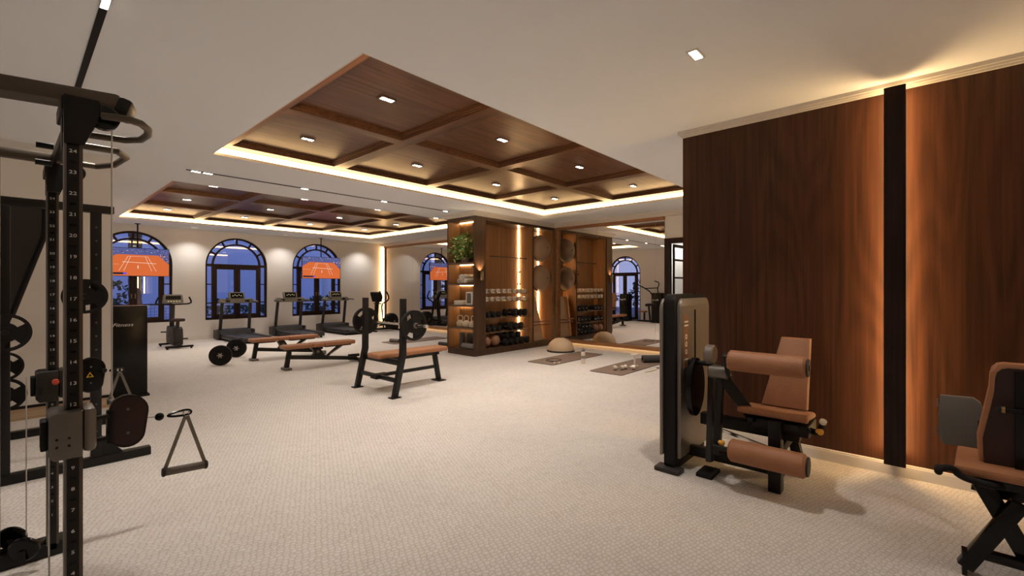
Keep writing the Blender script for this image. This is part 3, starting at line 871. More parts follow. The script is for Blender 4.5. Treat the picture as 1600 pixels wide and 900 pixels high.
# wall lamp on the corner post
wl = thing('wall_sconce', 'small brass wall sconce shining up the cabinet corner post', 'lamp', (6.52, CY0, 1.58), 0, None, True)
B().bx(6.49, 6.55, CY0 - 0.012, CY0, 1.60, 1.75, 0.004).build('back_plate', 'brass', wl)
B().lathe([(0.012, 0), (0.03, 0.006), (0.043, 0.03), (0.043, 0.19), (0.037, 0.19), (0.037, 0.15)], 20, (6.52, CY0 - 0.055, 1.58), caps=True).build('shade', 'brass', wl)
B().lathe([(0.034, 0.155), (0.034, 0.160)], 16, (6.52, CY0 - 0.055, 1.58)).build('bulb', 'sconce_glow', wl)
spot('sconce_beam', (6.52, CY0 - 0.055, 1.755), (6.52, CY0 + 0.10, 2.3), 16, 100, 0.9, (1, 0.70, 0.40), 0.02)

# ---- plant on the top shelf
pl = thing('potted_plant', 'trailing leafy green plant in a pot on the top cabinet shelf', 'plant', (6.53, 7.24, SH[0]))
B().lathe([(0.075, 0), (0.09, 0.02), (0.10, 0.11), (0.09, 0.11), (0.085, 0.095)], 20).build('pot', 'pot', pl)
B().lathe([(0.085, 0.095), (0.02, 0.105)], 16).build('soil', 'soil', pl, 0)
m, m2, st = B(), B(), B()
for k in range(64):
    a = random.uniform(0, 2 * PI)
    h = random.uniform(0.30, 0.66); sp = random.uniform(0.08, 0.42)
    pts = []
    for t in range(6):
        f = t / 5
        droop = -0.32 * f * f * random.uniform(0.4, 1.0)
        px_ = max(-0.20, min(0.13, math.cos(a) * sp * f * 0.6)); py_ = max(-0.36, min(0.36, math.sin(a) * sp * f * 1.15))
        pts.append((px_, py_, 0.10 + h * f + droop * sp / 0.3))
    st.tube(pts, 0.003, 5)
    for q in pts[1:]:
        for _ in range(5):
            p = Vector(q) + Vector((random.uniform(-.05, .04), random.uniform(-.06, .06), random.uniform(-.07, .05)))
            p.x = min(p.x, 0.14)
            d = 1.15 * Vector((random.uniform(-1, .4), random.uniform(-1, 1), random.uniform(-1, .6))).normalized() * random.uniform(0.05, 0.085)
            w = d.cross(Vector((random.uniform(-1, 1), random.uniform(-1, 1), random.uniform(-1, 1)))).normalized() * 0.022
            (m2 if random.random() < 0.28 else m).quad(p, p + d * 0.45 + w, p + d, p + d * 0.45 - w)
st.build('stems', 'leaf', pl, 0)
f = m.build('foliage', 'leaf', pl, 0, False); f['kind'] = 'stuff'
f = m2.build('pale_foliage', 'leaf_pale', pl, 0, False); f['kind'] = 'stuff'

# ---- rolled towels (second shelf), folded towels and loudspeaker (third)
def rolled_towel(x, y, z, label):
    t = thing('rolled_towel', label, 'towel', (x, y, z), random.uniform(-0.08, 0.08), 'rolled white towels on the cabinet shelf')
    pts = []
    for k in range(40):
        a = k * 0.5; r = 0.008 + 0.042 * k / 39
        pts.append((r * math.cos(a), r * math.sin(a)))
    rr = 0.052
    B().cyl((-0.17, 0, rr), (0.17, 0, rr), rr, n=24, bev=0.012).build('roll', 'towel', t)
    B().tube([(-0.1695, p[0], rr + p[1]) for p in pts], 0.0022, 5).build('spiral_edge', 'pot', t)
TZ = SH[1] + 0.0015
for i, (y, z) in enumerate(((7.33, 0), (7.225, 0), (7.12, 0), (7.275, 0.091), (7.17, 0.091))):
    rolled_towel(6.56, y, TZ + z, 'rolled white towel on the second cabinet shelf, ' + ('bottom row, %s from the left' % ORD[i] if i < 3 else 'top row, %s from the left' % ORD[i - 3]))
for i in range(2):
    t = thing('folded_towel', ['folded white towel lying at the bottom of the pair on the third shelf', 'folded white towel lying on top of the pair on the third shelf'][i], 'towel', (6.55, 7.36, SH[2] + 0.001 + i * 0.047), 0.04 * i, 'folded white towels')
    m = B()
    m.box((0, 0, 0.012), (0.26, 0.30, 0.022), None, 0.010, 3); m.build('lower_fold', 'towel', t)
    m = B()
    m.box((0.003, 0, 0.034), (0.255, 0.295, 0.022), None, 0.010, 3); m.build('upper_fold', 'towel', t)
sp_ = thing('speaker_box', 'white boxy loudspeaker with grey mesh front on the third cabinet shelf', 'speaker', (6.52, 7.02, SH[2] + 0.001))
B().box((0, 0, 0.14), (0.20, 0.21, 0.28), None, 0.015, 3).build('housing', 'speaker_white', sp_)
B().box((-0.101, 0, 0.145), (0.008, 0.13, 0.21), None, 0.003).build('grille', 'speaker_mesh', sp_)
# ---- kettlebells
kb = thing('kettlebell', '', 'kettlebell')
B().lathe([(0.045, 0), (0.07, 0.01), (0.083, 0.05), (0.083, 0.085), (0.065, 0.125), (0.03, 0.148), (0.005, 0.15)], 24).build('bell', 'kettle_cream', kb)
B().tube([(0, -0.05, 0.12), (0, -0.066, 0.19), (0, -0.055, 0.235), (0, 0, 0.25), (0, 0.055, 0.235), (0, 0.066, 0.19), (0, 0.05, 0.12)], 0.012, 10, False, 2).build('handle', 'kettle_cream', kb)
for i, y in enumerate((7.41, 7.21, 7.01)):
    o = kb if i == 0 else copy_tree(kb)
    o.location = (6.52, y, SH[3] + 0.001); o.rotation_euler = (0, 0, 0.3 - 0.25 * i)
    tag(o, 'cream kettlebell on the fourth cabinet shelf, ' + ['leftmost, nearest the window side', 'middle of the three', 'rightmost, beside the corner post'][i], 'kettlebell', 'cream kettlebells')
# ---- foam rollers on the bottom shelf
def roller(loc, d, L, r, m, label):
    t = thing('foam_roller', label, 'foam roller', loc)
    d = Vector(d).normalized()
    b = B(); b.sector((0, 0, 0), d, r * 0.45, r, 0, 2 * PI, 0, L, 28); b.build('foam', m, t)
    g = B()
    for k in range(9): g.sector((0, 0, 0), d, r * 0.98, r * 1.03, 0, 2 * PI, L * (0.06 + k * 0.1), L * (0.06 + k * 0.1) + L * 0.06, 28)
    g.build('ridges', m, t)
    B().sector((0, 0, 0), d, r * 0.38, r * 0.46, 0, 2 * PI, -0.001, L + 0.001, 24).build('core', 'matte_black', t)
    return t
roller((6.54, 7.36, 0.131), (0, 0, 1), 0.33, 0.062, 'roller_dark', 'dark foam roller standing upright on the bottom cabinet shelf, left of two')
roller((6.56, 7.14, 0.131), (0, 0, 1), 0.33, 0.062, 'roller_dark', 'dark foam roller standing upright on the bottom cabinet shelf, right of two')
roller((6.455, 6.88, 0.131 + 0.062), (0, 1, 0), 0.36, 0.060, 'roller_grey', 'grey foam roller lying along the front of the bottom cabinet shelf')

# ---- hand weights
def dumbbell_proto(head_r, head_l, L, mh, mg, hexa=False):
    t = thing('dumbbell', '', 'dumbbell')
    for s in (-1, 1):
        a, c = sorted((s * (L / 2 - head_l), s * L / 2))
        B().cyl((0, a, 0), (0, c, 0), head_r, n=8 if hexa else 20, bev=head_r * 0.14).build('head', mh, t, 30)
    B().lathe([(0.012, -L / 2 - 0.012), (0.013, -L / 2), (0.013, -L / 2 + head_l), (0.017, -0.02), (0.017, 0.02), (0.013, L / 2 - head_l), (0.013, L / 2), (0.012, L / 2 + 0.012)], 12, (0, 0, 0), (0, 1, 0)).build('grip', mg, t)
    return t
silver_p = dumbbell_proto(0.048, 0.075, 0.22, 'silver', 'brass')
black_p = dumbbell_proto(0.068, 0.085, 0.27, 'rubber', 'chrome')
big_p = dumbbell_proto(0.082, 0.10, 0.32, 'rubber', 'chrome')
used = set()
def put(proto, x, y, z, rz, tilt, label, group):
    o = proto if proto.name not in used else copy_tree(proto)
    used.add(proto.name)
    o.location = (x, y, z); o.rotation_euler = (tilt, 0, rz)
    return tag(o, label, 'dumbbell', group)
for r, (z, nm) in enumerate(((1.30, 'upper'), (1.125, 'lower'))):
    for i in range(8):
        x = 6.80 + i * 0.185 + random.uniform(-0.012, 0.012)
        put(silver_p, x, 6.995, z + 0.053, random.uniform(-0.12, 0.12), 0, 'small silver dumbbell on the %s brass rails, %s from the corner post' % (nm, ORD[i]), 'silver dumbbells in the cabinet')
for r, (z, nm) in enumerate(((0.775, 'upper'), (0.465, 'lower'))):
    for i, x in enumerate((6.83, 7.00, 7.17)):
        put(black_p, x, 6.995, z + 0.069, 0.36 + random.uniform(-0.02, 0.02), 0, 'black dumbbell in the left cluster on the %s wooden rails, %s from the post' % (nm, ORD[i]), 'black dumbbells in the cabinet')
    for i, x in enumerate((7.66, 7.84, 8.02) if r == 0 else (7.52, 7.70, 7.88)):
        put(big_p, x, 6.995, z + 0.083, 0.36 + random.uniform(-0.01, 0.01), 0, 'large black dumbbell in the right cluster on the %s wooden rails, %s from its left' % (nm, ORD[i]), 'large black dumbbells in the cabinet')
for i, x in enumerate((7.36, 7.545, 7.73, 7.915, 8.10)):
    put(big_p, x, 6.99, 0.131 + 0.083, 0.36 + random.uniform(-0.01, 0.01), 0, 'large black dumbbell standing on the cabinet floor, %s from the ball' % ORD[i], 'large black dumbbells in the cabinet')
for i, x in enumerate((7.45, 7.64, 7.82)):
    put(black_p, x, 6.995, 0.131 + 0.166 + 0.056, 0.36, 0, 'black dumbbell with chrome grip stacked on the cabinet floor pile, %s from the left' % ORD[i], 'black dumbbells in the cabinet')
# ---- medicine balls
for i, (x, r, lab) in enumerate(((6.855, 0.125, 'brown leather medicine ball at the cabinet corner post'), (7.13, 0.135, 'brown leather medicine ball beside the black dumbbells on the cabinet floor'))):
    t = thing('medicine_ball', lab, 'ball', (x, 6.98, 0.1315), 0.6 * i, 'medicine balls in the cabinet')
    B().sphere((0, 0, r), r, n=28, m=18).build('ball', 'ball_brown', t)
    for k in range(3):
        a = PI * k / 3
        B().tube([(r * 1.0 * math.cos(q * PI / 12) * math.cos(a), r * math.cos(q * PI / 12) * math.sin(a), r + r * math.sin(q * PI / 12)) for q in range(24)], 0.003, 5, True).build('seam', 'dark_rim', t)
# ---- hanging straps with grips
for i, (x, zl) in enumerate(((7.96, 1.78), (7.985, 1.50))):
    t = thing('suspension_strap', ['suspension strap with ring handle hanging from the cabinet bar, higher one', 'suspension strap with ring handle hanging from the cabinet bar, lower one'][i], 'strap', (x, 6.965 + 0.03 * i, 2.12), 0, 'suspension straps in the cabinet', True)
    y = 6.965 + 0.03 * i
    B().tube([(x + 0.03 * math.cos(a * PI / 6), y, 2.12 + 0.02 * math.sin(a * PI / 6)) for a in range(12)], 0.004, 6, True).build('hook', 'black_steel', t)
    b = B(); b.bar((x - 0.05 + 0.03 * i, y, 2.10), (x, y, zl + 0.11), 0.012, 0.003); b.bar((x + 0.03, y, 2.10), (x, y, zl + 0.11), 0.012, 0.003); b.build('webbing', 'strap', t, 0)
    B().tube([(x + 0.05 * math.cos(a * PI / 10), y, zl + 0.055 + 0.055 * math.sin(a * PI / 10)) for a in range(20)], 0.005, 6, True).build('ring', 'black_steel', t)
    B().cyl((x - 0.045, y, zl + 0.012), (x + 0.045, y, zl + 0.012), 0.016, n=10).build('grip', 'rubber', t)
# ---- balance domes mounted in the second bay, one on the floor
def dome(t, r, h, d, m):
    prof = [(r + 0.006, 0), (r + 0.012, 0.012), (r + 0.012, 0.03), (r, 0.036)]
    B().lathe(prof, 40, (0, 0, 0), d).build('base_rim', 'dark_rim', t)
    B().lathe([(r * math.cos(a * PI / 28), 0.036 + h * math.sin(a * PI / 28)) for a in range(15)], 40, (0, 0, 0), d).build('dome', m, t, 60)
    B().lathe([(0.02, h + 0.030), (0.02, h + 0.040), (0.008, h + 0.041)], 12, (0, 0, 0), d).build('valve', 'dark_rim', t)
for i, z in enumerate((2.39, 1.66)):
    t = thing('balance_dome', ['bronze balance dome hung in the cabinet bay, upper of two', 'bronze balance dome hung in the cabinet bay, lower of two'][i], 'balance trainer', (8.665, 6.93, z), 0, 'balance domes hung in the cabinet')
    dome(t, 0.315, 0.22, (0, -1, 0), 'bosu_bronze')
    B().bx(-0.33, -0.30, 0.0, 0.30, -0.08, 0.08).build('bracket', 'dark_rim', t)
    B().bx(0.295, 0.325, 0.0, 0.30, -0.08, 0.08).build('bracket', 'dark_rim', t)
t = thing('balance_dome', 'cream half-ball balance dome on the floor in front of the cabinet', 'balance trainer', (8.25, 5.98, 0))
dome(t, 0.30, 0.27, (0, 0, 1), 'bosu_cream')
# ---- tall tapered board leaning in the bay
t = thing('balance_board', 'tall cream tapered board leaning upright in the cabinet bay', 'board', (8.58, 6.93, 0.13), 0, None)
b = B()
b.prism([(-0.24, 0.0), (0.27, 0.0), (0.20, 0.50), (0.10, 1.0), (0.06, 1.06), (-0.20, 1.06), (-0.24, 1.0)], 'xz', 0.005, 0.028, 0.004)
for v in b.bm.verts: v.co.y += v.co.z * 0.12
b.build('deck', 'board_cream', t)
b = B(); b.bx(-0.20, 0.20, 0.030, 0.045, 0.10, 0.22)
for v in b.bm.verts: v.co.y += v.co.z * 0.12
b.build('underside_cleat', 'dark_rim', t)

# ================================================================== FLOOR EXERCISE ITEMS
def yoga_mat(x0, x1, y0, y1, label):
    t = thing('yoga_mat', label, 'mat', ((x0 + x1) / 2, (y0 + y1) / 2, 0), 0, 'yoga mats')
    hx, hy, r = (x1 - x0) / 2, (y1 - y0) / 2, 0.05
    poly = []
    for cx, cy, a0 in ((hx - r, hy - r, 0), (-hx + r, hy - r, PI / 2), (-hx + r, -hy + r, PI), (hx - r, -hy + r, 1.5 * PI)):
        for k in range(6): poly.append((cx + r * math.cos(a0 + k * PI / 10), cy + r * math.sin(a0 + k * PI / 10)))
    B().prism(poly, 'xy', 0.0005, 0.008).build('mat', 'mat_taupe', t, 30)
    B().tube([(p[0], p[1], 0.006) for p in poly], 0.004, 6, True).build('stitched_edge', 'dark_rim', t)
yoga_mat(6.65, 8.45, 5.0, 5.62, 'brown yoga mat with a jump rope, in front of the balance dome')
yoga_mat(6.63, 8.45, 3.59, 4.21, 'brown yoga mat carrying small dumbbells and a dark roller, nearest the dark door')
yoga_mat(6.42, 8.22, 9.78, 10.40, 'brown yoga mat in the far area behind the bench press, further one')
yoga_mat(6.42, 8.22, 8.20, 8.82, 'brown yoga mat in the far area beside the cabinet, nearer one')
roller((6.60, 10.24, 0.045 + 0.0095), (0.25, -1, 0), 0.30, 0.045, 'roller_grey', 'grey foam roller on the further yoga mat behind the bench press')
roller((7.02, 8.75, 0.045 + 0.0095), (0.05, -1, 0), 0.46, 0.045, 'roller_dark', 'dark foam roller on the yoga mat beside the cabinet end')
roller((8.02, 3.90, 0.07 + 0.0095), (0.75, -0.66, 0), 0.34, 0.068, 'roller_dark', 'dark foam roller at the far end of the yoga mat by the door')
# jump rope
t = thing('jump_rope', 'jump rope with cream handles coiled on the yoga mat', 'rope', (7.0, 5.25, 0.0085), 0, None)
pts = []
for k in range(40):
    a = k / 39 * 2 * PI * 1.35
    pts.append((0.10 + 0.17 * math.cos(a + 2.6) + 0.015 * math.sin(3 * a), 0.06 + 0.13 * math.sin(a + 2.6), 0.006 + 0.004 * (k / 39)))
B().tube([(-0.14, -0.14, 0.012)] + pts + [(-0.07, -0.20, 0.012)], 0.005, 6, False, 1).build('cord', 'dark_rim', t)
for sx in ((-0.14, -0.14), (-0.07, -0.20)):
    B().cyl((sx[0], sx[1], 0.014), (sx[0] - 0.105, sx[1] - 0.055, 0.014), 0.011, 0.014, 12, 0.003).build('handle', 'kettle_cream', t)
# bottle
def bottle(x, y, label):
    t = thing('water_bottle', label, 'bottle', (x, y, 0))
    B().lathe([(0.034, 0), (0.04, 0.006), (0.04, 0.09), (0.036, 0.12), (0.04, 0.15), (0.04, 0.20), (0.030, 0.225)], 20).build('body', 'bottle_plastic', t)
    B().lathe([(0.0405, 0.095), (0.0405, 0.145)], 20).build('grip_band', 'strap', t)
    B().lathe([(0.031, 0.222), (0.033, 0.23), (0.033, 0.262), (0.018, 0.27), (0.014, 0.285)], 18).build('cap', 'roller_grey', t)
bottle(7.23, 4.72, 'tall pale water bottle standing on the carpet between the two yoga mats')
# small dumbbells on the mat
ht = dumbbell_proto(0.040, 0.055, 0.19, 'silver', 'chrome')
o = put(ht, 7.02, 3.86, 0.0095 + 0.041, 0.9, 0, 'small silver dumbbell lying on the yoga mat by the door, left one', 'small dumbbells on the yoga mat')
o = put(ht, 7.20, 3.74, 0.0095 + 0.041, 0.35, 0, 'small silver dumbbell lying on the yoga mat by the door, right one', 'small dumbbells on the yoga mat')
st_ = thing('dumbbell', 'tall pale dumbbell standing upright on the yoga mat by the door', 'dumbbell', (7.42, 3.76, 0.0085))
B().lathe([(0.055, 0), (0.065, 0.012), (0.065, 0.04), (0.02, 0.05)], 24).build('head', 'silver', st_)
B().lathe([(0.02, 0.05), (0.016, 0.08), (0.016, 0.17), (0.02, 0.20)], 16).build('grip', 'chrome', st_)
B().lathe([(0.02, 0.20), (0.065, 0.21), (0.065, 0.238), (0.055, 0.25)], 24).build('head', 'silver', st_)
t = thing('exercise_band', 'flat pale exercise band lying on the carpet beside the yoga mat', 'band', (7.40, 3.40, 0), 0.15)
b = B()
P = [(-0.26, 0.05), (0.0, -0.02), (0.24, -0.02), (0.28, 0.02), (0.0, 0.04), (-0.22, 0.08)]
b.prism(P, 'xy', 0.0005, 0.012, 0.003); b.build('band', 'kettle_cream', t)
B().bx(0.22, 0.29, -0.02, 0.025, 0.0005, 0.016, 0.004).build('buckle', 'roller_dark', t)

# ================================================================== MACHINES
def weight_plate(parent, c, d, D, th, name='weight_plate', m='rubber', grips=True):
    """rubber plate with three grip openings, a raised rim and a steel hub"""
    r = D / 2
    b = B()
    b.sector(c, d, r * 0.84, r, 0, 2 * PI, -th / 2, th / 2, 36)
    b.sector(c, d, 0.030, r * 0.34, 0, 2 * PI, -th / 2, th / 2, 24)
    if grips:
        b.sector(c, d, r * 0.33, r * 0.52, 0, 2 * PI, -th * 0.3, th * 0.3, 36)
        for k in range(3):
            a = 2 * PI * k / 3 + 0.5
            b.sector(c, d, r * 0.51, r * 0.85, a, a + 2 * PI / 3 * 0.66, -th * 0.3, th * 0.3, 8)
    else:
        b.sector(c, d, r * 0.33, r * 0.85, 0, 2 * PI, -th * 0.3, th * 0.3, 36)
    p = b.build(name, m, parent, 30)
    B().sector(c, d, 0.024, 0.036, 0, 2 * PI, -th / 2 - 0.003, th / 2 + 0.003, 20).build('hub', 'grey_metal', p)
    return p

# ---- treadmills
tm = thing('treadmill', '', 'treadmill')
B().bx(-0.40, 0.40, -1.00, 0.80, 0.05, 0.13, 0.015).build('base_frame', 'charcoal', tm)
B().bx(-0.26, 0.26, -0.98, 0.45, 0.1305, 0.142, 0.004).build('running_belt', 'belt', tm)
for s in (-1, 1): B().bx(s * 0.40 - 0.002, s * 0.27, -0.99, 0.46, 0.1305, 0.165, 0.008).build('side_rail', 'charcoal', tm)
b = B(); b.prism([(0.42, 0.13), (0.47, 0.24), (0.58, 0.29), (0.80, 0.27), (0.84, 0.20), (0.84, 0.05), (0.60, 0.05)], 'yz', -0.39, 0.39, 0.015)
b.build('motor_hood', 'charcoal', tm)
for s in (-1, 1):
    B().bx(s * 0.40, s * 0.46, 0.38, 0.82, 0.02, 0.26, 0.015).build('side_cover', 'charcoal', tm)
    B().bar((s * 0.36, 0.58, 0.22), (s * 0.345, 0.42, 1.04), 0.055, 0.075, 0.012).build('upright', 'charcoal', tm)
    B().tube([(s * 0.36, 0.42, 1.06), (s * 0.39, 0.30, 1.055), (s * 0.39, -0.02, 1.045)], 0.022, 10, False, 1).build('handrail', 'console_olive', tm)
for sx, sy in ((-0.33, -0.92), (0.33, -0.92), (-0.33, 0.7), (0.33, 0.7)): B().cyl((sx, sy, 0), (sx, sy, 0.051), 0.03, n=12).build('foot', 'rubber', tm)
b = B(); b.prism([(-0.42, 1.00), (0.42, 1.00), (0.43, 1.06), (0.36, 1.13), (0.18, 1.10), (-0.18, 1.10), (-0.36, 1.13), (-0.43, 1.06)], 'xz', 0.33, 0.50, 0.012)
cons = b.build('console', 'console_olive', tm)
for s in (-1, 1): B().bx(s * 0.24 - 0.055, s * 0.24 + 0.055, 0.325, 0.33, 1.03, 1.085, 0.002).build('cup_recess', 'matte_black', cons)
B().box((0, 0.43, 1.19), (0.40, 0.07, 0.22), (R(-22), 0, 0), 0.02).build('display_housing', 'console_olive', tm)
dsp = B().box((0, 0.388, 1.205), (0.31, 0.004, 0.15), (R(-22), 0, 0)).build('display', 'gloss_black', tm, 0)
for k in range(5): B().box((-0.10 + 0.05 * k, 0.384, 1.20 + (k % 2) * 0.02), (0.022, 0.003, 0.02), (R(-22), 0, 0)).build('indicator', 'console_light', dsp, 0)
B().bar((-0.34, 0.44, 1.02), (0.34, 0.44, 1.02), 0.05, 0.05).build('cross_bar', 'charcoal', tm, 0)
for i, (x, lab) in enumerate(((4.15, 'dark treadmill in front of the middle window, leftmost of three'), (5.58, 'dark treadmill between the middle and right windows, middle of three'), (7.0, 'dark treadmill under the right window, nearest the mirror'))):
    o = tm if i == 0 else copy_tree(tm)
    o.location = (x, 13.62, 0)
    tag(o, lab, 'treadmill', 'treadmills facing the windows')

# ---- exercise bike
bk = thing('exercise_bike', 'dark upright exercise bike by the left arched window', 'exercise bike', (2.60, 13.25, 0))
for y, hw in ((0.42, 0.24), (-0.45, 0.27)):
    B().bx(-hw, hw, y - 0.03, y + 0.03, 0.03, 0.075, 0.01).build('stabiliser', 'matte_black', bk)
    for s in (-1, 1): B().cyl((s * (hw - 0.04), y, 0), (s * (hw - 0.04), y, 0.032), 0.022, n=10).build('foot', 'rubber', bk)
B().bx(-0.05, 0.05, -0.45, 0.42, 0.05, 0.11).build('base_rail', 'charcoal', bk)
b = B(); b.prism([(-0.32, 0.08), (0.40, 0.08), (0.42, 0.30), (0.34, 0.50), (0.12, 0.44), (-0.08, 0.40), (-0.20, 0.50), (-0.30, 0.46), (-0.34, 0.25)], 'yz', -0.10, 0.10, 0.025)
b.build('drive_housing', 'charcoal', bk)
B().bar((0, 0.33, 0.42), (0, 0.25, 1.02), 0.09, 0.09, 0.02).build('mast', 'charcoal', bk)
B().bar((0, -0.22, 0.44), (0, -0.28, 0.64), 0.06, 0.07, 0.012).build('seat_post', 'charcoal', bk)
b = B(); b.prism([(-0.05, -0.11), (0.05, -0.11), (0.12, 0.02), (0.13, 0.10), (0.0, 0.15), (-0.13, 0.10), (-0.12, 0.02)], 'xy', 0.63, 0.70, 0.02)
for v in b.bm.verts: v.co.y = -0.27 - (v.co.y - 0.02)
b.build('saddle', 'dark_leather', bk)
B().tube([(-0.44, 0.22, 1.03), (-0.1, 0.22, 1.02), (0.0, 0.22, 1.02), (0.1, 0.22, 1.02), (0.32, 0.18, 1.03)], 0.018, 10).build('handlebar', 'matte_black', bk)
for s in (-1, 1): B().tube([(s * 0.30, 0.18, 1.03), (s * 0.36, 0.10, 1.06), (s * 0.30, 0.08, 1.20)], 0.018, 10, False, 1).build('grip', 'rubber', bk)
b = B(); b.prism([(-0.21, 1.05), (0.21, 1.05), (0.19, 1.24), (0.15, 1.265), (-0.15, 1.265), (-0.19, 1.24)], 'xz', 0.16, 0.24, 0.015); b.build('console', 'console_olive', bk)
d2 = B().bx(-0.15, 0.15, 0.157, 0.161, 1.14, 1.23).build('display', 'gloss_black', bk, 0)
for k in range(5): B().bx(-0.11 + 0.055 * k, -0.085 + 0.055 * k, 0.155, 0.159, 1.085, 1.105).build('button', 'console_light', bk, 0)
for s, a in ((-1, 0.6), (1, 0.6 + PI)):
    p = Vector((s * 0.13, 0.05 + 0.15 * math.cos(a), 0.28 + 0.15 * math.sin(a)))
    B().bar((s * 0.12, 0.05, 0.28), p, 0.025, 0.03).build('crank', 'grey_metal', bk, 0)
    B().box(p + Vector((s * 0.06, 0, 0)), (0.10, 0.09, 0.025), None, 0.006).build('pedal', 'rubber', bk)

# ---- elliptical trainer
el = thing('elliptical_trainer', 'black elliptical trainer with teal display in the mirror corner', 'elliptical', (8.2, 13.1, 0), 0, None, True)
B().bx(7.72, 8.72, 13.05, 13.15, 0.04, 0.10, 0.012).build('base_rail', 'matte_black', el)
for x in (7.76, 8.66): B().bx(x - 0.035, x + 0.035, 12.82, 13.38, 0.0, 0.05, 0.01).build('stabiliser', 'matte_black', el)
B().bar((7.86, 13.1, 0.08), (7.95, 13.1, 1.0), 0.09, 0.11, 0.015).build('mast', 'matte_black', el)
b = B(); b.cyl((8.46, 12.99, 0.33), (8.46, 13.21, 0.33), 0.24, n=32, bev=0.03); b.build('flywheel_housing', 'matte_black', el)
b = B(); b.prism([(8.30, 0.08), (8.72, 0.08), (8.66, 0.30), (8.30, 0.40)], 'xz', 13.0, 13.2, 0.02); b.build('drive_cover', 'charcoal', el)
for s in (-1, 1):
    y = 13.1 + s * 0.20
    B().tube([(8.06, y, 0.12), (8.02, y, 0.55), (7.98, y, 0.90), (8.20, y, 0.98), (8.27, y, 1.10), (8.16, y, 1.30)], 0.024, 10, False, 2).build('swing_arm', 'matte_black', el)
    B().bar((7.90, y, 0.20), (8.50, y * 1.0, 0.26), 0.05, 0.04, 0.008).build('pedal_arm', 'black_steel', el)
    B().box((8.12, y, 0.26), (0.34, 0.13, 0.035), (0, R(-6), 0), 0.012).build('foot_pedal', 'rubber', el)
    B().bar((8.46, y, 0.33), (8.52, y, 0.24), 0.03, 0.05).build('crank', 'grey_metal', el, 0)
    B().tube([(7.97, 13.1 + s * 0.05, 0.92), (7.97, y * 1.0 - s * 0.07, 0.98), (8.02, y - s * 0.07, 1.08)], 0.014, 8, False, 1).build('fixed_grip', 'rubber', el)
B().bar((7.96, 12.88, 0.90), (7.96, 13.32, 0.90), 0.03, 0.03).build('pivot_bar', 'matte_black', el, 0)
# console faces the user, turned a little to the room
cM = B().box((7.91, 13.1, 1.12), (0.08, 0.34, 0.34), (0, R(-25), R(28)), 0.02).build('console', 'matte_black', el)
B().box((7.865, 13.085, 1.16), (0.012, 0.20, 0.13), (0, R(-25), R(28))).build('display', 'screen_teal', el, 0)

# ---- adjustable benches
def adj_bench(loc, label):
    t = thing('adjustable_bench', label, 'bench', loc, 0, 'adjustable weight benches')
    for x0, x1 in ((-0.10, 0.375), (0.38, 0.60), (0.605, 1.20)):
        B().bx(x0, x1, -0.135, 0.135, 0.36, 0.43, 0.022, 3).build('pad', 'tan_leather', t)
    for x0, x1 in ((-0.06, 0.35), (0.64, 1.14)):
        B().bx(x0, x1, -0.07, 0.07, 0.335, 0.36).build('pad_support', 'black_steel', t, 0)
    B().bar((0.02, 0, 0.34), (-0.03, 0, 0.04), 0.075, 0.07, 0.01).build('front_leg', 'black_steel', t)
    B().bx(-0.09, 0.03, -0.10, 0.10, 0.0, 0.045, 0.012).build('front_foot', 'grey_metal', t)
    B().bar((0.0, 0, 0.22), (1.28, 0, 0.06), 0.07, 0.07, 0.01).build('main_rail', 'black_steel', t)
    b = B(); b.prism([(0.36, 0.14), (0.78, 0.09), (0.62, 0.20), (0.54, 0.345), (0.40, 0.345), (0.46, 0.24)], 'xz', -0.045, 0.045, 0.006); b.build('pivot_bracket', 'black_steel', t)
    B().bar((0.66, 0, 0.14), (0.92, 0, 0.335), 0.03, 0.04).build('back_strut', 'black_steel', t, 0)
    B().bar((0.74, 0.0, 0.20), (0.98, 0.0, 0.33), 0.06, 0.02).build('ratchet', 'grey_metal', t, 0)
    B().bx(1.24, 1.31, -0.22, 0.22, 0.02, 0.075, 0.012).build('rear_bar', 'matte_black', t)
    for s in (-1, 1): B().bx(1.225, 1.325, s * 0.20 - 0.025, s * 0.20 + 0.025, 0.0, 0.085, 0.012).build('rear_foot', 'grey_metal', t)
    for s in (-1, 1): B().cyl((0.50, s * 0.045, 0.27), (0.50, s * 0.062, 0.27), 0.025, n=12).build('pivot_bolt', 'grey_metal', t)
    B().cyl((1.12, 0.0, 0.12), (1.34, 0.0, 0.115), 0.028, n=14).build('transport_handle', 'rubber', t)
adj_bench((3.215, 8.17, 0), 'tan leather adjustable bench just left of the bench press, nearer one')
adj_bench((3.19, 9.68, 0), 'tan leather adjustable bench further back beside the floor barbell')

# ---- barbell on the floor
A0, A1 = Vector((2.56, 9.55, 0.185)), Vector((3.08, 10.43, 0.185))
fb = thing('barbell', 'short loaded barbell lying on the carpet left of the benches', 'barbell', (2.82, 9.99, 0), 0, None, True)
dv = (A1 - A0).normalized()
B().cyl(A0 - dv * 0.06, A1 + dv * 0.06, 0.014, n=14).build('bar', 'chrome', fb)
for c in (A0, A1):
    p = weight_plate(fb, c, dv, 0.37, 0.06, grips=False)
    B().sector(c, dv, 0.10, 0.165, 0, 2 * PI, -0.034, 0.034, 36).build('ring_groove', 'matte_black', p)
    for s in (-1, 1):
        b = B()
        for k in range(6):
            a = k * PI / 3
            u, v, _ = basis(dv)
            q = c + dv * (s * 0.034)
            b.bar(q, q + u * 0.05 * math.cos(a) + v * 0.05 * math.sin(a), 0.018, 0.010)
        b.build('star_collar', 'silver', p, 0)

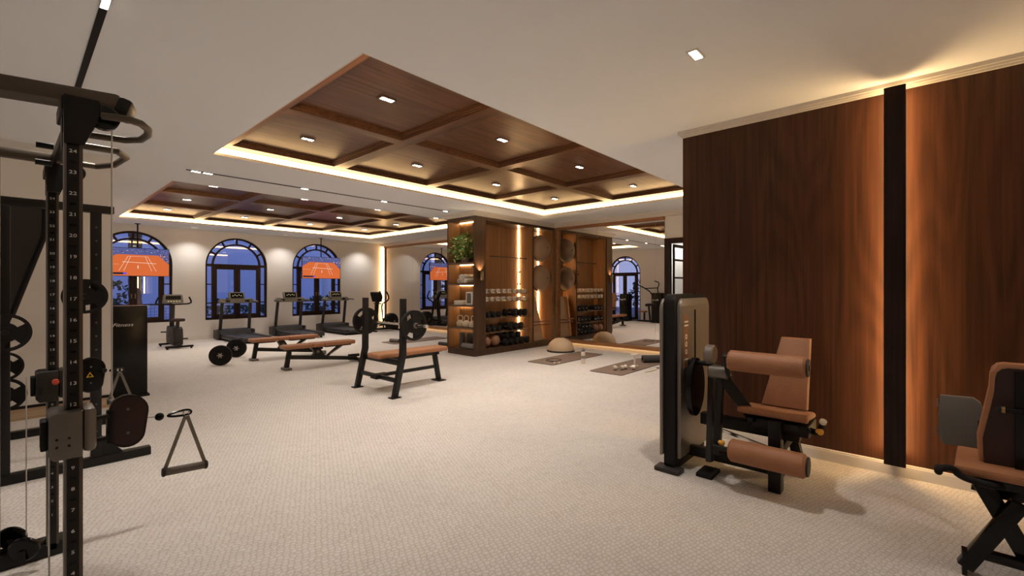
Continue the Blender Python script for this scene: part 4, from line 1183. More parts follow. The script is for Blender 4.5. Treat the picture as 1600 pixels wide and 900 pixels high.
# ---- bench press
bp = thing('bench_press', 'black bench press stand with a tan pad in the middle of the floor', 'bench press', (3.8, 5.54, 0), 0, None, True)
for y in (5.07, 6.02):
    b = B()
    b.prism([(3.295, 0.01), (3.365, 0.01), (3.495, 0.55), (3.495, 1.29), (3.425, 1.29), (3.425, 0.56)], 'xz', y - 0.032, y + 0.032, 0.006)
    b.build('upright', 'black_steel', bp)
    B().bx(3.26, 3.40, y - 0.055, y + 0.055, 0.0, 0.012, 0.003).build('foot_plate', 'matte_black', bp)
    b = B(); b.prism([(3.495, 0.88), (3.585, 0.90), (3.595, 0.965), (3.575, 0.965), (3.565, 0.925), (3.515, 0.92), (3.51, 1.05), (3.495, 1.07)], 'xz', y - 0.02, y + 0.02); b.build('bar_hook', 'matte_black', bp, 0)
B().bar((3.45, 5.10, 0.435), (3.45, 5.99, 0.435), 0.05, 0.075, 0.006).build('upper_cross_beam', 'black_steel', bp)
B().bar((3.375, 5.10, 0.215), (3.375, 5.99, 0.215), 0.045, 0.055, 0.006).build('lower_cross_beam', 'black_steel', bp)
B().bar((3.46, 5.54, 0.435), (4.42, 5.54, 0.435), 0.06, 0.06, 0.006).build('spine', 'black_steel', bp)
B().bar((3.40, 5.54, 0.225), (4.385, 5.54, 0.225), 0.045, 0.045, 0.005).build('stretcher', 'black_steel', bp)
B().bar((4.345, 5.54, 0.44), (4.43, 5.54, 0.01), 0.06, 0.065, 0.006).build('rear_leg', 'black_steel', bp)
B().bx(4.36, 4.50, 5.44, 5.64, 0.0, 0.012, 0.003).build('foot_plate', 'matte_black', bp)
b = B(); b.prism([(3.30, 0.19), (3.46, 0.19), (3.52, 0.245), (3.30, 0.245)], 'xz', 5.46, 5.62, 0.004); b.build('gusset', 'matte_black', bp)
B().bx(3.29, 4.50, 5.395, 5.685, 0.467, 0.535, 0.022, 3).build('pad', 'tan_leather', bp)
B().bx(3.42, 4.42, 5.45, 5.63, 0.455, 0.468).build('pad_board', 'matte_black', bp, 0)
bb = thing('barbell', 'steel barbell with one large plate each side resting on the bench press', 'barbell', (3.54, 5.54, 0.94), 0, None, True)
B().cyl((3.54, 4.98, 0.94), (3.54, 6.12, 0.94), 0.0145, n=14).build('bar', 'chrome', bb)
for s, y0, y1 in ((-1, 4.66, 4.985), (1, 6.115, 6.44)): B().cyl((3.54, y0, 0.94), (3.54, y1, 0.94), 0.0245, n=16).build('sleeve', 'chrome', bb)
for y in (4.945, 6.155): weight_plate(bb, (3.54, y, 0.94), (0, 1, 0), 0.40, 0.05)
for y in (4.905, 6.195): B().sector((3.54, y, 0.94), (0, 1, 0), 0.025, 0.04, 0, 2 * PI, -0.012, 0.012, 16).build('collar', 'grey_metal', bb)

# ---- hanging televisions
def television(x, label):
    t = thing('television', label, 'television', (x, 14.38, 0), 0, 'televisions hung in front of the windows')
    B().bx(-0.63, 0.63, -0.02, 0.03, 1.71, 2.41, 0.006).build('casing', 'gloss_black', t)
    s = B().bx(-0.62, 0.62, -0.0225, -0.0205, 1.72, 2.40).build('screen', 'screen_stand', t, 0)
    y = -0.0232
    def pc(name, m, poly, dy=0.0): B().prism(poly, 'xz', y - dy, y - dy + 0.0006).build(name, m, s, 0)
    pc('court', 'screen_clay', [(-0.62, 1.72), (0.62, 1.72), (0.62, 2.02), (0.40, 2.24), (-0.40, 2.24), (-0.62, 2.10)])
    def ln(a, c, w=0.007): 
        d = Vector((c[0] - a[0], c[1] - a[1])).normalized(); nx, nz = -d.y * w / 2, d.x * w / 2
        pc('court_line', 'screen_line', [(a[0] + nx, a[1] + nz), (c[0] + nx, c[1] + nz), (c[0] - nx, c[1] - nz), (a[0] - nx, a[1] - nz)], 0.0008)
    ln((-0.36, 1.84), (-0.19, 2.20)); ln((0.36, 1.84), (0.19, 2.20)); ln((-0.27, 1.84), (-0.14, 2.20)); ln((0.27, 1.84), (0.14, 2.20))
    ln((-0.36, 2.0), (-0.62, 2.0), 0.004); ln((-0.19, 2.20), (0.19, 2.20), 0.005); ln((-0.30, 2.06), (0.36, 2.03), 0.010); ln((0, 1.90), (0, 1.98), 0.018)
    pc('scoreboard', 'screen_dark', [(-0.60, 1.755), (-0.22, 1.755), (-0.22, 1.80), (-0.60, 1.80)], 0.0008)
    pc('scoreboard_cell', 'screen_blue', [(-0.28, 1.755), (-0.22, 1.755), (-0.22, 1.80), (-0.28, 1.80)], 0.0016)
    for k in range(70):
        u = random.uniform(-0.6, 0.58); z = random.uniform(2.27, 2.385); w = random.uniform(0.008, 0.02)
        pc('spectator', random.choice(['screen_crowd', 'screen_crowd', 'screen_dark']), [(u, z), (u + w, z), (u + w, z + w * 0.7), (u, z + w * 0.7)], 0.0008)
    for k in range(45):
        u = random.uniform(0.36, 0.60); z = random.uniform(2.04, 2.26)
        if z < 2.28 - (u - 0.36) * 1.0 and z < 2.24 - (u - 0.40): continue
        w = random.uniform(0.012, 0.03)
        pc('spectator', random.choice(['screen_crowd', 'screen_line', 'screen_clay', 'screen_dark']), [(u, z), (u + w, z), (u + w, z + w * 0.8), (u, z + w * 0.8)], 0.0008)
    B().cyl((0, 0.03, 2.30), (0, 0.03, CEIL), 0.016, n=12).build('ceiling_pole', 'matte_black', t)
    B().bx(-0.05, 0.05, -0.02, 0.08, CEIL - 0.012, CEIL, 0.002).build('ceiling_plate', 'matte_black', t)
    B().bx(-0.12, 0.12, 0.03, 0.05, 2.0, 2.34).build('bracket', 'matte_black', t, 0)
television(2.07, 'television showing a clay tennis court, in front of the leftmost arched window')
television(6.70, 'television showing a clay tennis court, in front of the arched window nearest the mirror')

# ---- cable machine in the left foreground
ft = thing('cable_machine', 'black cable crossover machine with numbered columns and swivel pulleys, left foreground', 'cable machine', (0.05, 2.85, 0), 0, None, True)
U = 0.074
def column(y):
    b = B(); b.bx(0.120, 0.164, y, y + 0.085, 0.03, 2.11, 0.006); col = b.build('column', 'black_steel', ft)
    B().bx(0.156, 0.1655, y - 0.0006, y + 0.07, 0.06, 2.0).build('edge_trim', 'bronze_steel', col, 0)
    B().bx(0.1185, 0.124, y - 0.0006, y + 0.07, 0.06, 2.0).build('edge_trim', 'grey_metal', col, 0)
    for n in range(1, 25):
        z = 1.45 + (n - 17.58) * U
        place_text(str(n), 0.017, (0.140, y - 0.0008, z), (1, 0, 0), col, name='hole_number', sx=1.25)
        B().bx(0.132, 0.148, y - 0.0012, y + 0.002, z - U / 2 - 0.004, z - U / 2 + 0.004).build('pin_hole', 'gloss_black', col, 0)
    return col
column(2.20); column(3.46)
# rear guards, base beams, top frame
for y in (2.20, 3.48):
    B().bx(-0.10, -0.045, y, y + 0.06, 0.03, 2.16, 0.004).build('guard_post', 'bronze_steel', ft)
    B().bx(-0.70, 0.19, y - 0.02, y + 0.10, 0.0, 0.075, 0.008).build('base_beam', 'black_steel', ft)
B().bx(-0.72, -0.62, 2.18, 3.58, 0.0, 0.075, 0.008).build('rear_beam', 'black_steel', ft)
for k in range(14): B().bx(-0.60, -0.38, 2.72, 3.06, 0.10 + k * 0.055, 0.15 + k * 0.055, 0.006).build('weight_block', 'matte_black', ft)
for y in (2.80, 2.98): B().cyl((-0.49, y, 0.07), (-0.49, y, 2.15), 0.012, n=10).build('guide_rod', 'chrome', ft)
b = B(); b.bar((-0.62, 2.66, 2.19), (0.300, 2.425, 2.19), 0.11, 0.065, 0.016); b.build('top_beam', 'bronze_steel', ft)
B().bar((0.285, 2.429, 2.18), (0.33, 2.417, 2.165), 0.115, 0.075, 0.014).build('beam_end_cap', 'black_steel', ft)
B().bar((-0.62, 3.30, 2.11), (0.14, 3.33, 2.11), 0.05, 0.05, 0.012).build('top_beam', 'bronze_steel', ft)
B().bar((-0.60, 2.64, 2.15), (-0.60, 3.32, 2.15), 0.05, 0.05, 0.01).build('top_link', 'black_steel', ft)
for y, zt in ((2.20, 2.118), (3.40, 2.10)):
    b = B(); b.prism([(0.117, 1.950), (0.168, 1.950), (0.205, 2.05), (0.208, zt), (0.117, zt)], 'xz', y - 0.008, y + 0.004); b.build('gusset_plate', 'black_steel', ft, 0)
    b = B(); b.prism([(0.117, 1.950), (0.168, 1.950), (0.205, 2.05), (0.208, zt), (0.117, zt)], 'xz', y + 0.09, y + 0.16); b.build('gusset_plate', 'black_steel', ft, 0)
    B().bx(0.11, 0.215, y + 0.004, y + 0.25, zt - 0.05, zt, 0.006).build('column_head', 'black_steel', ft)
    B().cyl((0.225, y + 0.02, 2.075), (0.225, y + 0.06, 2.075), 0.045, n=24, bev=0.006).build('top_pulley', 'gloss_black', ft)
B().tube([(0.215, 2.20, 2.07), (0.309, 2.165, 2.07), (0.373, 2.289, 2.07), (0.357, 2.486, 2.07), (0.20, 2.518, 2.07)], 0.0135, 12, False, 1).build('pull_up_handle', 'bronze_steel', ft)
B().tube([(0.16, 2.867, 2.10), (0.39, 2.85, 2.10), (0.351, 3.301, 2.10), (0.15, 3.29, 2.10)], 0.0155, 12, False, 1).build('pull_up_handle', 'bronze_steel', ft)
B().bar((0.16, 2.50, 2.12), (0.15, 3.42, 2.12), 0.035, 0.05, 0.008).build('handle_rail', 'black_steel', ft)
for k, y in enumerate((2.62, 2.72)):
    B().cyl((0.11, y, 2.02 - 0.05 * k), (0.06, y, 2.02 - 0.05 * k), 0.012, n=10).build('storage_peg', 'black_steel', ft)
# cables
def cable(pts, nm='cable', r=0.0026): B().tube(pts, r, 8).build(nm, 'cable', ft)
cable([(0.247, 2.24, 2.08), (0.247, 2.24, 1.03)])
cable([(0.247, 3.44, 2.08), (0.247, 3.44, 1.03)])
cable([(0.045, 3.44, 0.98), (0.045, 3.44, 0.16)])
cable([(0.083, 2.24, 0.95), (0.083, 2.24, 0.10)])
for x, y in ((-0.012, 3.56), (0.030, 3.36)):
    B().cyl((x, y - 0.012, 0.12), (x + 0.012, y + 0.012, 0.125), 0.062, n=28, bev=0.008).build('base_pulley', 'gloss_black', ft)
    B().bx(x - 0.012, x + 0.012, y - 0.02, y + 0.02, 0.05, 0.12).build('pulley_bracket', 'black_steel', ft, 0)
# near carriage
def carriage(y, z, sc, side):
    b = B(); b.prism([(0.078, z - 0.066), (0.092, z - 0.085), (0.162, z - 0.085), (0.162, z + 0.075), (0.090, z + 0.075), (0.078, z + 0.066)], 'xz', y - 0.045, y + 0.11, 0.006)
    c = b.build('carriage', 'grey_metal' if side == 0 else 'charcoal', ft)
    B().bx(0.163, 0.200, y - 0.03, y + 0.10, z - 0.078, z + 0.078, 0.016).build('carriage_side', 'taupe_shell' if side == 0 else 'charcoal', c)
    for dx in (0.098, 0.128):
        for dz in (-0.012, -0.038): B().cyl((dx, y - 0.048, z + dz), (dx, y - 0.044, z + dz), 0.004, n=8).build('bolt', 'matte_black', c)
    B().bx(0.060, 0.078, y - 0.02, y + 0.05, z - 0.05, z + 0.05, 0.004).build('lock_lever', 'matte_black', c)
    if side: B().cyl((0.150, y - 0.075, z + 0.02), (0.150, y - 0.045, z + 0.02), 0.014, n=14).build('pin_knob', 'red_knob', c)
    for dz in (0.025, -0.055): B().bar((0.195, y + 0.03, z + dz), (0.245, y + 0.04, z + dz), 0.02, 0.012).build('hinge_arm', 'black_steel', c, 0)
    B().cyl((0.245, y + 0.04, z - 0.075), (0.245, y + 0.04, z + 0.045), 0.013, n=12).build('hinge_pin', 'black_steel', c)
    return c
def swivel(y, z, warn):
    # stadium-shaped pulley housing, turned out from the column
    pts = []
    for k in range(13): a = PI * k / 12; pts.append((0.056 * math.cos(a), 0.042 + 0.056 * math.sin(a)))
    for k in range(13): a = PI + PI * k / 12; pts.append((0.056 * math.cos(a), -0.042 + 0.056 * math.sin(a)))
    tilt = R(14)
    pts = [(0.292 + p[0] * math.cos(tilt) + p[1] * math.sin(tilt) * 0.5, z + p[1] * math.cos(tilt) - p[0] * math.sin(tilt)) for p in pts]
    b = B(); b.prism(pts, 'xz', y - 0.004, y + 0.034, 0.004); h = b.build('pulley_housing', 'dark_leather' if not warn else 'gloss_black', ft)
    B().tube([(p[0], y - 0.004, p[1]) for p in pts], 0.003, 6, True).build('housing_rim', 'black_steel', h)
    for dz in (0.045, -0.045): B().cyl((0.292, y - 0.008, z + dz), (0.292, y - 0.003, z + dz), 0.005, n=10).build('bolt', 'grey_metal', h)
    B().bx(0.232, 0.262, y + 0.004, y + 0.03, z - 0.06, z + 0.05, 0.006).build('housing_yoke', 'black_steel', h)
    if warn:
        b = B(); b.prism([(0.272, z - 0.012), (0.304, z - 0.012), (0.288, z + 0.018)], 'xz', y - 0.0056, y - 0.0048); w = b.build('warning_sign', 'warning_yellow', h, 0)
        b = B(); b.prism([(0.279, z - 0.008), (0.297, z - 0.008), (0.288, z + 0.009)], 'xz', y - 0.0062, y - 0.0055); b.build('warning_mark', 'matte_black', w, 0)
    return h
def strap_handle(y, p0, pb, apex, g0, g1):
    cable([p0, pb])
    B().sphere(pb, 0.0155, n=16, m=10).build('stop_ball', 'gloss_black', ft)
    v = Vector(apex)
    d = (v - Vector(pb)).normalized(); up = Vector((0, 0, 1))
    a = Vector(pb) + d * 0.022
    B().tube([a, a + d * 0.025 + up * 0.010, v + d * 0.004 + up * 0.018, v + d * 0.020 + up * 0.006, v + d * 0.008 - up * 0.006, a + d * 0.02 - up * 0.006], 0.0046, 8, True, 2).build('carabiner', 'gloss_black', ft)
    B().tube([v + Vector((0.010 * math.cos(k * PI / 6), 0, 0.004 + 0.012 * math.sin(k * PI / 6))) for k in range(12)], 0.004, 8, True).build('ring', 'number_white', ft)
    for g in (g0, g1): B().bar(v, g, 0.003, 0.013).build('webbing', 'strap', ft, 0)
    e = (Vector(g1) - Vector(g0)).normalized() * 0.012
    B().cyl(Vector(g0) - e * 0.4, Vector(g1) + e * 0.4, 0.0155, n=16, bev=0.003).build('grip', 'roller_grey', ft)
    for g in (g0, g1): B().cyl(Vector(g) - e * 0.5, Vector(g) + e * 0.5, 0.018, n=16, bev=0.003).build('grip_collar', 'charcoal', ft)
carriage(2.20, 0.945, 1, 0); swivel(2.235, 0.940, False)
strap_handle(2.25, (0.345, 2.25, 0.938), (0.391, 2.25, 0.931), (0.480, 2.25, 0.925), (0.405, 2.25, 0.705), (0.548, 2.25, 0.695))
carriage(3.46, 0.925, 1, 1); swivel(3.45, 0.955, True)
strap_handle(3.45, (0.320, 3.45, 0.96), (0.345, 3.45, 0.972), (0.415, 3.45, 0.962), (0.365, 3.45, 0.79), (0.47, 3.45, 0.79))

# ---- power rack with plates behind the cable machine
rk = thing('power_rack', 'black power rack with drilled uprights behind the cable machine', 'rack', (-0.2, 5.7, 0), 0, None, True)
for x, y in ((0.45, 4.97), (-0.85, 4.97), (-0.85, 6.40)):
    u = B().bx(x - 0.033, x + 0.033, y - 0.033, y + 0.033, 0.07, 2.05, 0.004).build('upright', 'black_steel', rk)
    for k in range(16): B().cyl((x, y - 0.036, 0.28 + k * 0.11), (x, y - 0.030, 0.28 + k * 0.11), 0.007, n=8).build('drilled_hole', 'grey_metal', u)
for y in (4.97, 6.40):
    B().bx(-1.10, 0.80, y - 0.04, y + 0.04, 0.0, 0.07, 0.006).build('foot_beam', 'black_steel', rk)
b = B(); b.prism([(0.48, 0.07), (0.62, 0.07), (0.48, 0.24)], 'xz', 4.95, 4.99); b.build('foot_gusset', 'black_steel', rk, 0)
B().bx(-0.95, 0.56, 4.935, 5.005, 2.05, 2.11, 0.006).build('top_beam', 'black_steel', rk)
B().bx(-0.89, -0.81, 5.0, 6.44, 2.05, 2.11, 0.006).build('side_beam', 'black_steel', rk)
B().bx(-1.08, -1.0, 4.97, 6.4, 0.0, 0.07).build('floor_link', 'black_steel', rk, 0)
b = B(); b.prism([(-0.62, 2.05), (-0.056, 2.125), (0.011, 2.177), (0.182, 2.174), (0.182, 1.892), (-0.01, 1.20), (-0.62, 1.20)], 'xz', 5.60, 5.63); sh = b.build('shroud_panel', 'charcoal', rk, 0)
B().tube([(-0.056, 5.60, 2.125), (0.011, 5.60, 2.177), (0.182, 5.60, 2.174), (0.182, 5.60, 1.892), (-0.01, 5.60, 1.20)], 0.018, 8).build('shroud_edge', 'matte_black', rk)
B().bar((-0.40, 5.66, 2.0), (-0.40, 5.66, 0.05), 0.06, 0.06).build('shroud_post', 'black_steel', rk, 0)
B().bar((-0.40, 5.66, 0.04), (-1.04, 5.66, 0.04), 0.06, 0.06).build('shroud_foot', 'black_steel', rk, 0)
# storage pegs and the plates on them
PEGS = [((0.377, 4.85, 1.375), 0.27, 'weight plate hung on the drilled upright of the power rack'),
        ((-0.04, 4.85, 1.12), 0.27, 'weight plate on the left peg of the power rack, highest at the picture edge'),
        ((-0.06, 6.20, 0.72), 0.26, 'weight plate on a low rear peg at the picture edge, upper one'),
        ((-0.06, 6.20, 0.46), 0.30, 'weight plate on a low rear peg at the picture edge, lower one')]
B().bx(-0.075, -0.015, 4.94, 5.0, 0.07, 2.05, 0.004).build('upright', 'black_steel', rk)
B().bx(-0.10, -0.03, 6.37, 6.43, 0.07, 1.2, 0.004).build('upright', 'black_steel', rk)
for (c, D, lab) in PEGS:
    y1 = 4.94 if c[1] < 5 else 6.37
    B().cyl((c[0], c[1] - 0.05, c[2]), (c[0], y1, c[2]), 0.02, n=12).build('plate_peg', 'black_steel', rk)
    t = thing('weight_plate', lab, 'weight plate', (c[0], c[1], c[2]), 0, 'plates on the power rack')
    weight_plate(t, (0, 0, 0), (0, -1, 0), D, 0.045, 'disc')
    B().sector((0, 0, 0), (0, -1, 0), 0.021, 0.045, 0, 2 * PI, -0.026, 0.026, 16).build('sleeve_ring', 'matte_black', t)

# ---- selectorised machines at the side wall (black towers)
def tower(t, x0, x1, y0, y1, h, m='gloss_black'):
    B().bx(x0, x1, y0, y1, 0.02, h, 0.012).build('tower', m, t)
    B().bx(x0 - 0.02, x1 + 0.02, y0 - 0.02, y1 + 0.02, 0, 0.03, 0.004).build('tower_base', 'matte_black', t)
hr = thing('lat_pulldown_machine', 'black high-row machine with Fitness lettering on its tower by the left pier', 'machine', (1.0, 7.9, 0), 0, None, True)
tower(hr, 0.62, 1.20, 7.63, 7.98, 1.20)
place_text('Fitness', 0.062, (0.945, 7.627, 0.955), (1, 0, 0), hr, sx=1.2, shear=0.35)
place_text('Fitness', 0.10, (1.213, 7.80, 0.92), (0, 1, 0), hr, sx=1.0, shear=0.35)
B().bar((0.82, 8.10, 0.04), (0.82, 8.10, 1.15), 0.07, 0.07, 0.008).build('mast', 'black_steel', hr)
B().bar((0.82, 7.95, 0.04), (0.82, 8.75, 0.04), 0.08, 0.06, 0.006).build('floor_beam', 'black_steel', hr)
B().tube([(0.82, 8.10, 1.05), (0.82, 8.20, 1.25), (0.82, 8.50, 1.42), (0.95, 8.80, 1.58)], 0.025, 10, False, 2).build('lever_arm', 'black_steel', hr)
B().tube([(0.82, 7.85, 1.20), (0.82, 7.90, 1.35), (0.82, 7.80, 1.62), (0.82, 8.02, 1.68)], 0.022, 10, False, 1).build('lever_arm', 'black_steel', hr)
B().bar((0.82, 7.9, 1.40), (0.82, 8.40, 1.38), 0.03, 0.04).build('cross_link', 'black_steel', hr, 0)
B().bx(0.86, 1.10, 8.30, 8.62, 0.40, 0.46, 0.02).build('seat', 'tan_leather', hr)
B().bar((0.82, 8.46, 0.04), (0.82, 8.46, 0.40), 0.06, 0.06).build('seat_post', 'black_steel', hr, 0)
B().bar((0.82, 8.20, 0.05), (0.82, 8.28, 0.72), 0.05, 0.05).build('pad_post', 'black_steel', hr, 0)
for s in (-1, 1): B().cyl((0.82 + s * 0.04, 8.29, 0.70), (0.82 + s * 0.20, 8.29, 0.70), 0.055, n=18, bev=0.012).build('thigh_pad', 'dark_leather', hr)
ch = thing('chest_press_machine', 'black seated machine with tan upright backrest beside the arched balcony door', 'machine', (1.0, 9.6, 0), 0, None, True)
tower(ch, 0.66, 1.14, 9.10, 9.42, 1.15)
place_text('Fitness', 0.10, (1.153, 9.26, 0.92), (0, 1, 0), ch, sx=1.0, shear=0.35)
B().bar((1.02, 9.42, 0.05), (1.02, 10.35, 0.05), 0.08, 0.06, 0.006).build('floor_beam', 'black_steel', ch)
B().bx(0.82, 1.24, 9.72, 10.12, 0.44, 0.51, 0.02).build('seat', 'tan_leather', ch)
B().bar((1.02, 9.92, 0.05), (1.02, 9.92, 0.44), 0.07, 0.07).build('seat_post', 'black_steel', ch, 0)
B().box((0.86, 9.92, 0.86), (0.07, 0.34, 0.64), (0, R(-8), 0), 0.025).build('backrest', 'tan_leather', ch)
B().bar((0.78, 9.92, 0.05), (0.80, 9.92, 1.0), 0.06, 0.06).build('back_post', 'black_steel', ch, 0)
for s in (-1, 1): B().tube([(0.80, 9.92, 0.95), (0.85, 9.92 + s * 0.30, 0.95), (1.15, 9.92 + s * 0.32, 0.85)], 0.02, 10, False, 1).build('press_arm', 'black_steel', ch)

# ---- leg extension machine in the right foreground
le = thing('leg_extension_machine', 'leg extension machine with tan leather rollers and taupe tower by the wood wall', 'machine', (3.75, 1.1, 0), 0, None, True)
def shape(x0, x1, z0, z1, r):
    p = [(x0, z0), (x1, z0)]
    for k in range(7): a = k * PI / 12; p.append((x1 - r + r * math.cos(a), z1 - r + r * math.sin(a)))
    for k in range(7): a = PI / 2 + k * PI / 12; p.append((x0 + r + r * math.cos(a), z1 - r + r * math.sin(a)))
    return p
B().prism(shape(3.46, 4.12, 0.04, 1.39, 0.07), 'xz', 1.415, 1.505, 0.008).build('tower', 'matte_black', le)
B().prism(shape(3.50, 4.14, 0.10, 1.355, 0.07), 'xz', 1.385, 1.414, 0.008).build('tower_face', 'taupe_shell', le)
B().prism(shape(3.44, 4.14, 0.12, 1.355, 0.07), 'xz', 1.506, 1.53, 0.008).build('tower_face', 'taupe_shell', le)
B().bx(3.79, 3.815, 1.381, 1.386, 0.62, 1.26, 0.001).build('stack_slot', 'gloss_black', le, 0)
sg = B().bx(3.56, 3.66, 1.3825, 1.386, 0.80, 1.22, 0.001).build('instruction_sign', 'ball_brown', le, 0)
for k, z in enumerate((1.17, 1.14, 1.05, 0.99, 0.93, 0.87)):
    if k < 2 or k == 5: B().bx(3.572, 3.648, 1.381, 1.3826, z - 0.006, z + 0.006).build('print_line', 'number_white', sg, 0)
    else: B().sector((3.61, 1.3826, z), (0, -1, 0), 0.012, 0.02, 0, 2 * PI, 0, 0.0012, 16).build('print_mark', 'number_white', sg, 0)
for z in (0.25, 0.6, 1.15): B().cyl((3.52, 1.380, z), (3.52, 1.386, z), 0.006, n=8).build('bolt', 'grey_metal', le)
B().bx(3.40, 3.52, 1.36, 1.56, 0.0, 0.035, 0.010).build('front_foot', 'charcoal', le)
B().bx(4.02, 4.12, 1.36, 1.56, 0.0, 0.04, 0.010).build('rear_foot', 'charcoal', le)
B().bx(3.46, 4.12, 1.43, 1.49, 0.0, 0.05).build('tower_sill', 'matte_black', le, 0)
B().cyl((3.90, 1.42, 1.389), (3.90, 1.42, 1.405), 0.012, n=10).build('top_bolt', 'black_steel', le)
# cam, pivot and lever
B().prism([(3.62 + 0.17 * math.cos(k * PI / 16) * (1 if math.cos(k * PI / 16) > 0 else 0.8), 0.66 + 0.23 * math.sin(k * PI / 16)) for k in range(32)], 'xz', 1.30, 1.34, 0.006).build('cam_disc', 'gloss_black', le)
B().cyl((3.66, 1.17, 0.845), (3.66, 1.40, 0.845), 0.02, n=12).build('cam_shaft', 'black_steel', le)
B().cyl((3.60, 1.06, 0.80), (3.60, 1.20, 0.80), 0.052, n=24, bev=0.006).build('pivot_drum', 'grey_metal', le)
B().cyl((3.63, 1.17, 0.925), (3.63, 1.235, 0.925), 0.075, n=28, bev=0.010).build('counterweight', 'taupe_shell', le)
B().bar((3.63, 1.20, 0.88), (3.61, 1.17, 0.80), 0.03, 0.04).build('weight_link', 'black_steel', le, 0)
B().bar((3.585, 1.055, 0.79), (3.50, 1.055, 0.955), 0.03, 0.055, 0.006).build('roller_arm', 'black_steel', le)
B().bar((3.585, 1.038, 0.79), (3.50, 1.038, 0.955), 0.006, 0.012).build('arm_highlight_strip', 'chrome', le, 0)
B().cyl((3.50, 1.055, 0.915), (3.50, 0.53, 0.915), 0.018, n=12).build('roller_axle', 'black_steel', le)
B().cyl((3.50, 1.03, 0.915), (3.50, 0.548, 0.915), 0.074, n=32, bev=0.014).build('upper_roller', 'tan_leather', le)
B().cyl((3.50, 0.5475, 0.915), (3.50, 0.535, 0.915), 0.060, n=28, bev=0.004).build('roller_cap', 'charcoal', le)
B().bar((3.60, 1.12, 0.78), (3.52, 1.12, 0.20), 0.05, 0.06, 0.008).build('swing_lever', 'black_steel', le)
B().bar((3.72, 1.22, 0.84), (3.60, 1.20, 0.10), 0.045, 0.06, 0.008).build('front_strut', 'charcoal', le)
B().bx(3.50, 3.70, 1.15, 1.27, 0.0, 0.03, 0.006).build('strut_foot', 'matte_black', le)
B().cyl((3.47, 1.13, 0.27), (3.47, 0.53, 0.27), 0.018, n=12).build('roller_axle', 'black_steel', le)
B().cyl((3.47, 1.015, 0.275), (3.47, 0.543, 0.275), 0.080, n=32, bev=0.016).build('lower_roller', 'tan_leather', le)
B().cyl((3.47, 0.5425, 0.275), (3.47, 0.53, 0.275), 0.064, n=28, bev=0.004).build('roller_cap', 'charcoal', le)
# frame
B().bar((3.60, 1.10, 0.76), (3.72, 0.92, 0.46), 0.07, 0.08, 0.008).build('diagonal_beam', 'black_steel', le)
B().bar((3.72, 1.30, 0.40), (3.72, 0.62, 0.40), 0.08, 0.09, 0.008).build('cross_beam', 'black_steel', le)
B().bx(3.58, 3.68, 0.715, 0.795, 0.0, 0.50, 0.006).build('seat_column', 'black_steel', le)
B().bar((3.66, 0.755, 0.46), (4.02, 0.755, 0.42), 0.07, 0.07, 0.006).build('seat_rail', 'black_steel', le)
B().bar((4.02, 0.755, 0.44), (4.06, 0.66, 0.0), 0.07, 0.06, 0.006).build('rear_leg', 'black_steel', le)
B().bar((3.64, 0.75, 0.27), (3.98, 0.68, 0.40), 0.05, 0.06, 0.006).build('brace', 'black_steel', le)
B().bar((3.72, 1.42, 0.12), (3.72, 0.72, 0.12), 0.06, 0.08, 0.006).build('floor_beam', 'black_steel', le)
B().bar((3.74, 1.20, 0.33), (3.74, 0.80, 0.255), 0.02, 0.022).build('linkage_rod', 'chrome', le)
for s in (-1, 1): B().bar((3.62, 0.78 + s * 0.14, 0.475), (3.90, 0.78 + s * 0.10, 0.475), 0.04, 0.03).build('seat_bracket', 'black_steel', le, 0)
B().bx(3.66, 3.96, 0.56, 0.92, 0.40, 0.485, 0.012).build('seat_housing', 'black_steel', le)
B().box((3.79, 0.785, 0.525), (0.32, 0.45, 0.046), (0, R(7), 0), 0.020, 3).build('seat', 'tan_leather', le)
B().cyl((3.64, 0.56, 0.538), (3.64, 1.01, 0.538), 0.027, n=20, bev=0.010).build('seat_front_roll', 'tan_leather', le)
b = B(); b.prism([(0.905, 0.0), (0.605, 0.0), (0.605, 0.53), (0.80, 0.53)], 'yz', -0.04, 0.04, 0.02)
for v in b.bm.verts: v.co = Vector((3.905 + v.co.z * 0.26 + v.co.x, v.co.y, 0.545 + v.co.z * 0.965))
b.build('backrest', 'tan_leather', le)
B().bar((4.02, 0.755, 0.42), (4.13, 0.755, 0.90), 0.05, 0.06).build('back_post', 'black_steel', le, 0)
B().tube([(3.80, 0.60, 0.44), (3.74, 0.53, 0.43), (3.68, 0.50, 0.47), (3.62, 0.475, 0.545)], 0.018, 10, False, 1).build('hand_grip', 'rubber', le)
B().cyl((3.625, 0.478, 0.54), (3.615, 0.472, 0.556), 0.021, n=14).build('grip_end', 'silver', le)
def knob(c, d):
    d = Vector(d)
    B().cyl(c, Vector(c) - d * 0.06, 0.007, n=8).build('knob_stem', 'matte_black', le)
    B().lathe([(0.010, -0.012), (0.016, -0.006), (0.012, 0.004), (0.021, 0.012), (0.021, 0.024), (0.010, 0.032)], 16, c, d).build('adjust_knob', 'yellow_knob', le)
knob((3.52, 1.035, 0.865), (-0.5, -1, 0)); knob((3.50, 1.09, 0.30), (-0.5, -1, 0)); knob((3.64, 0.505, 0.475), (-0.6, -0.8, 0))

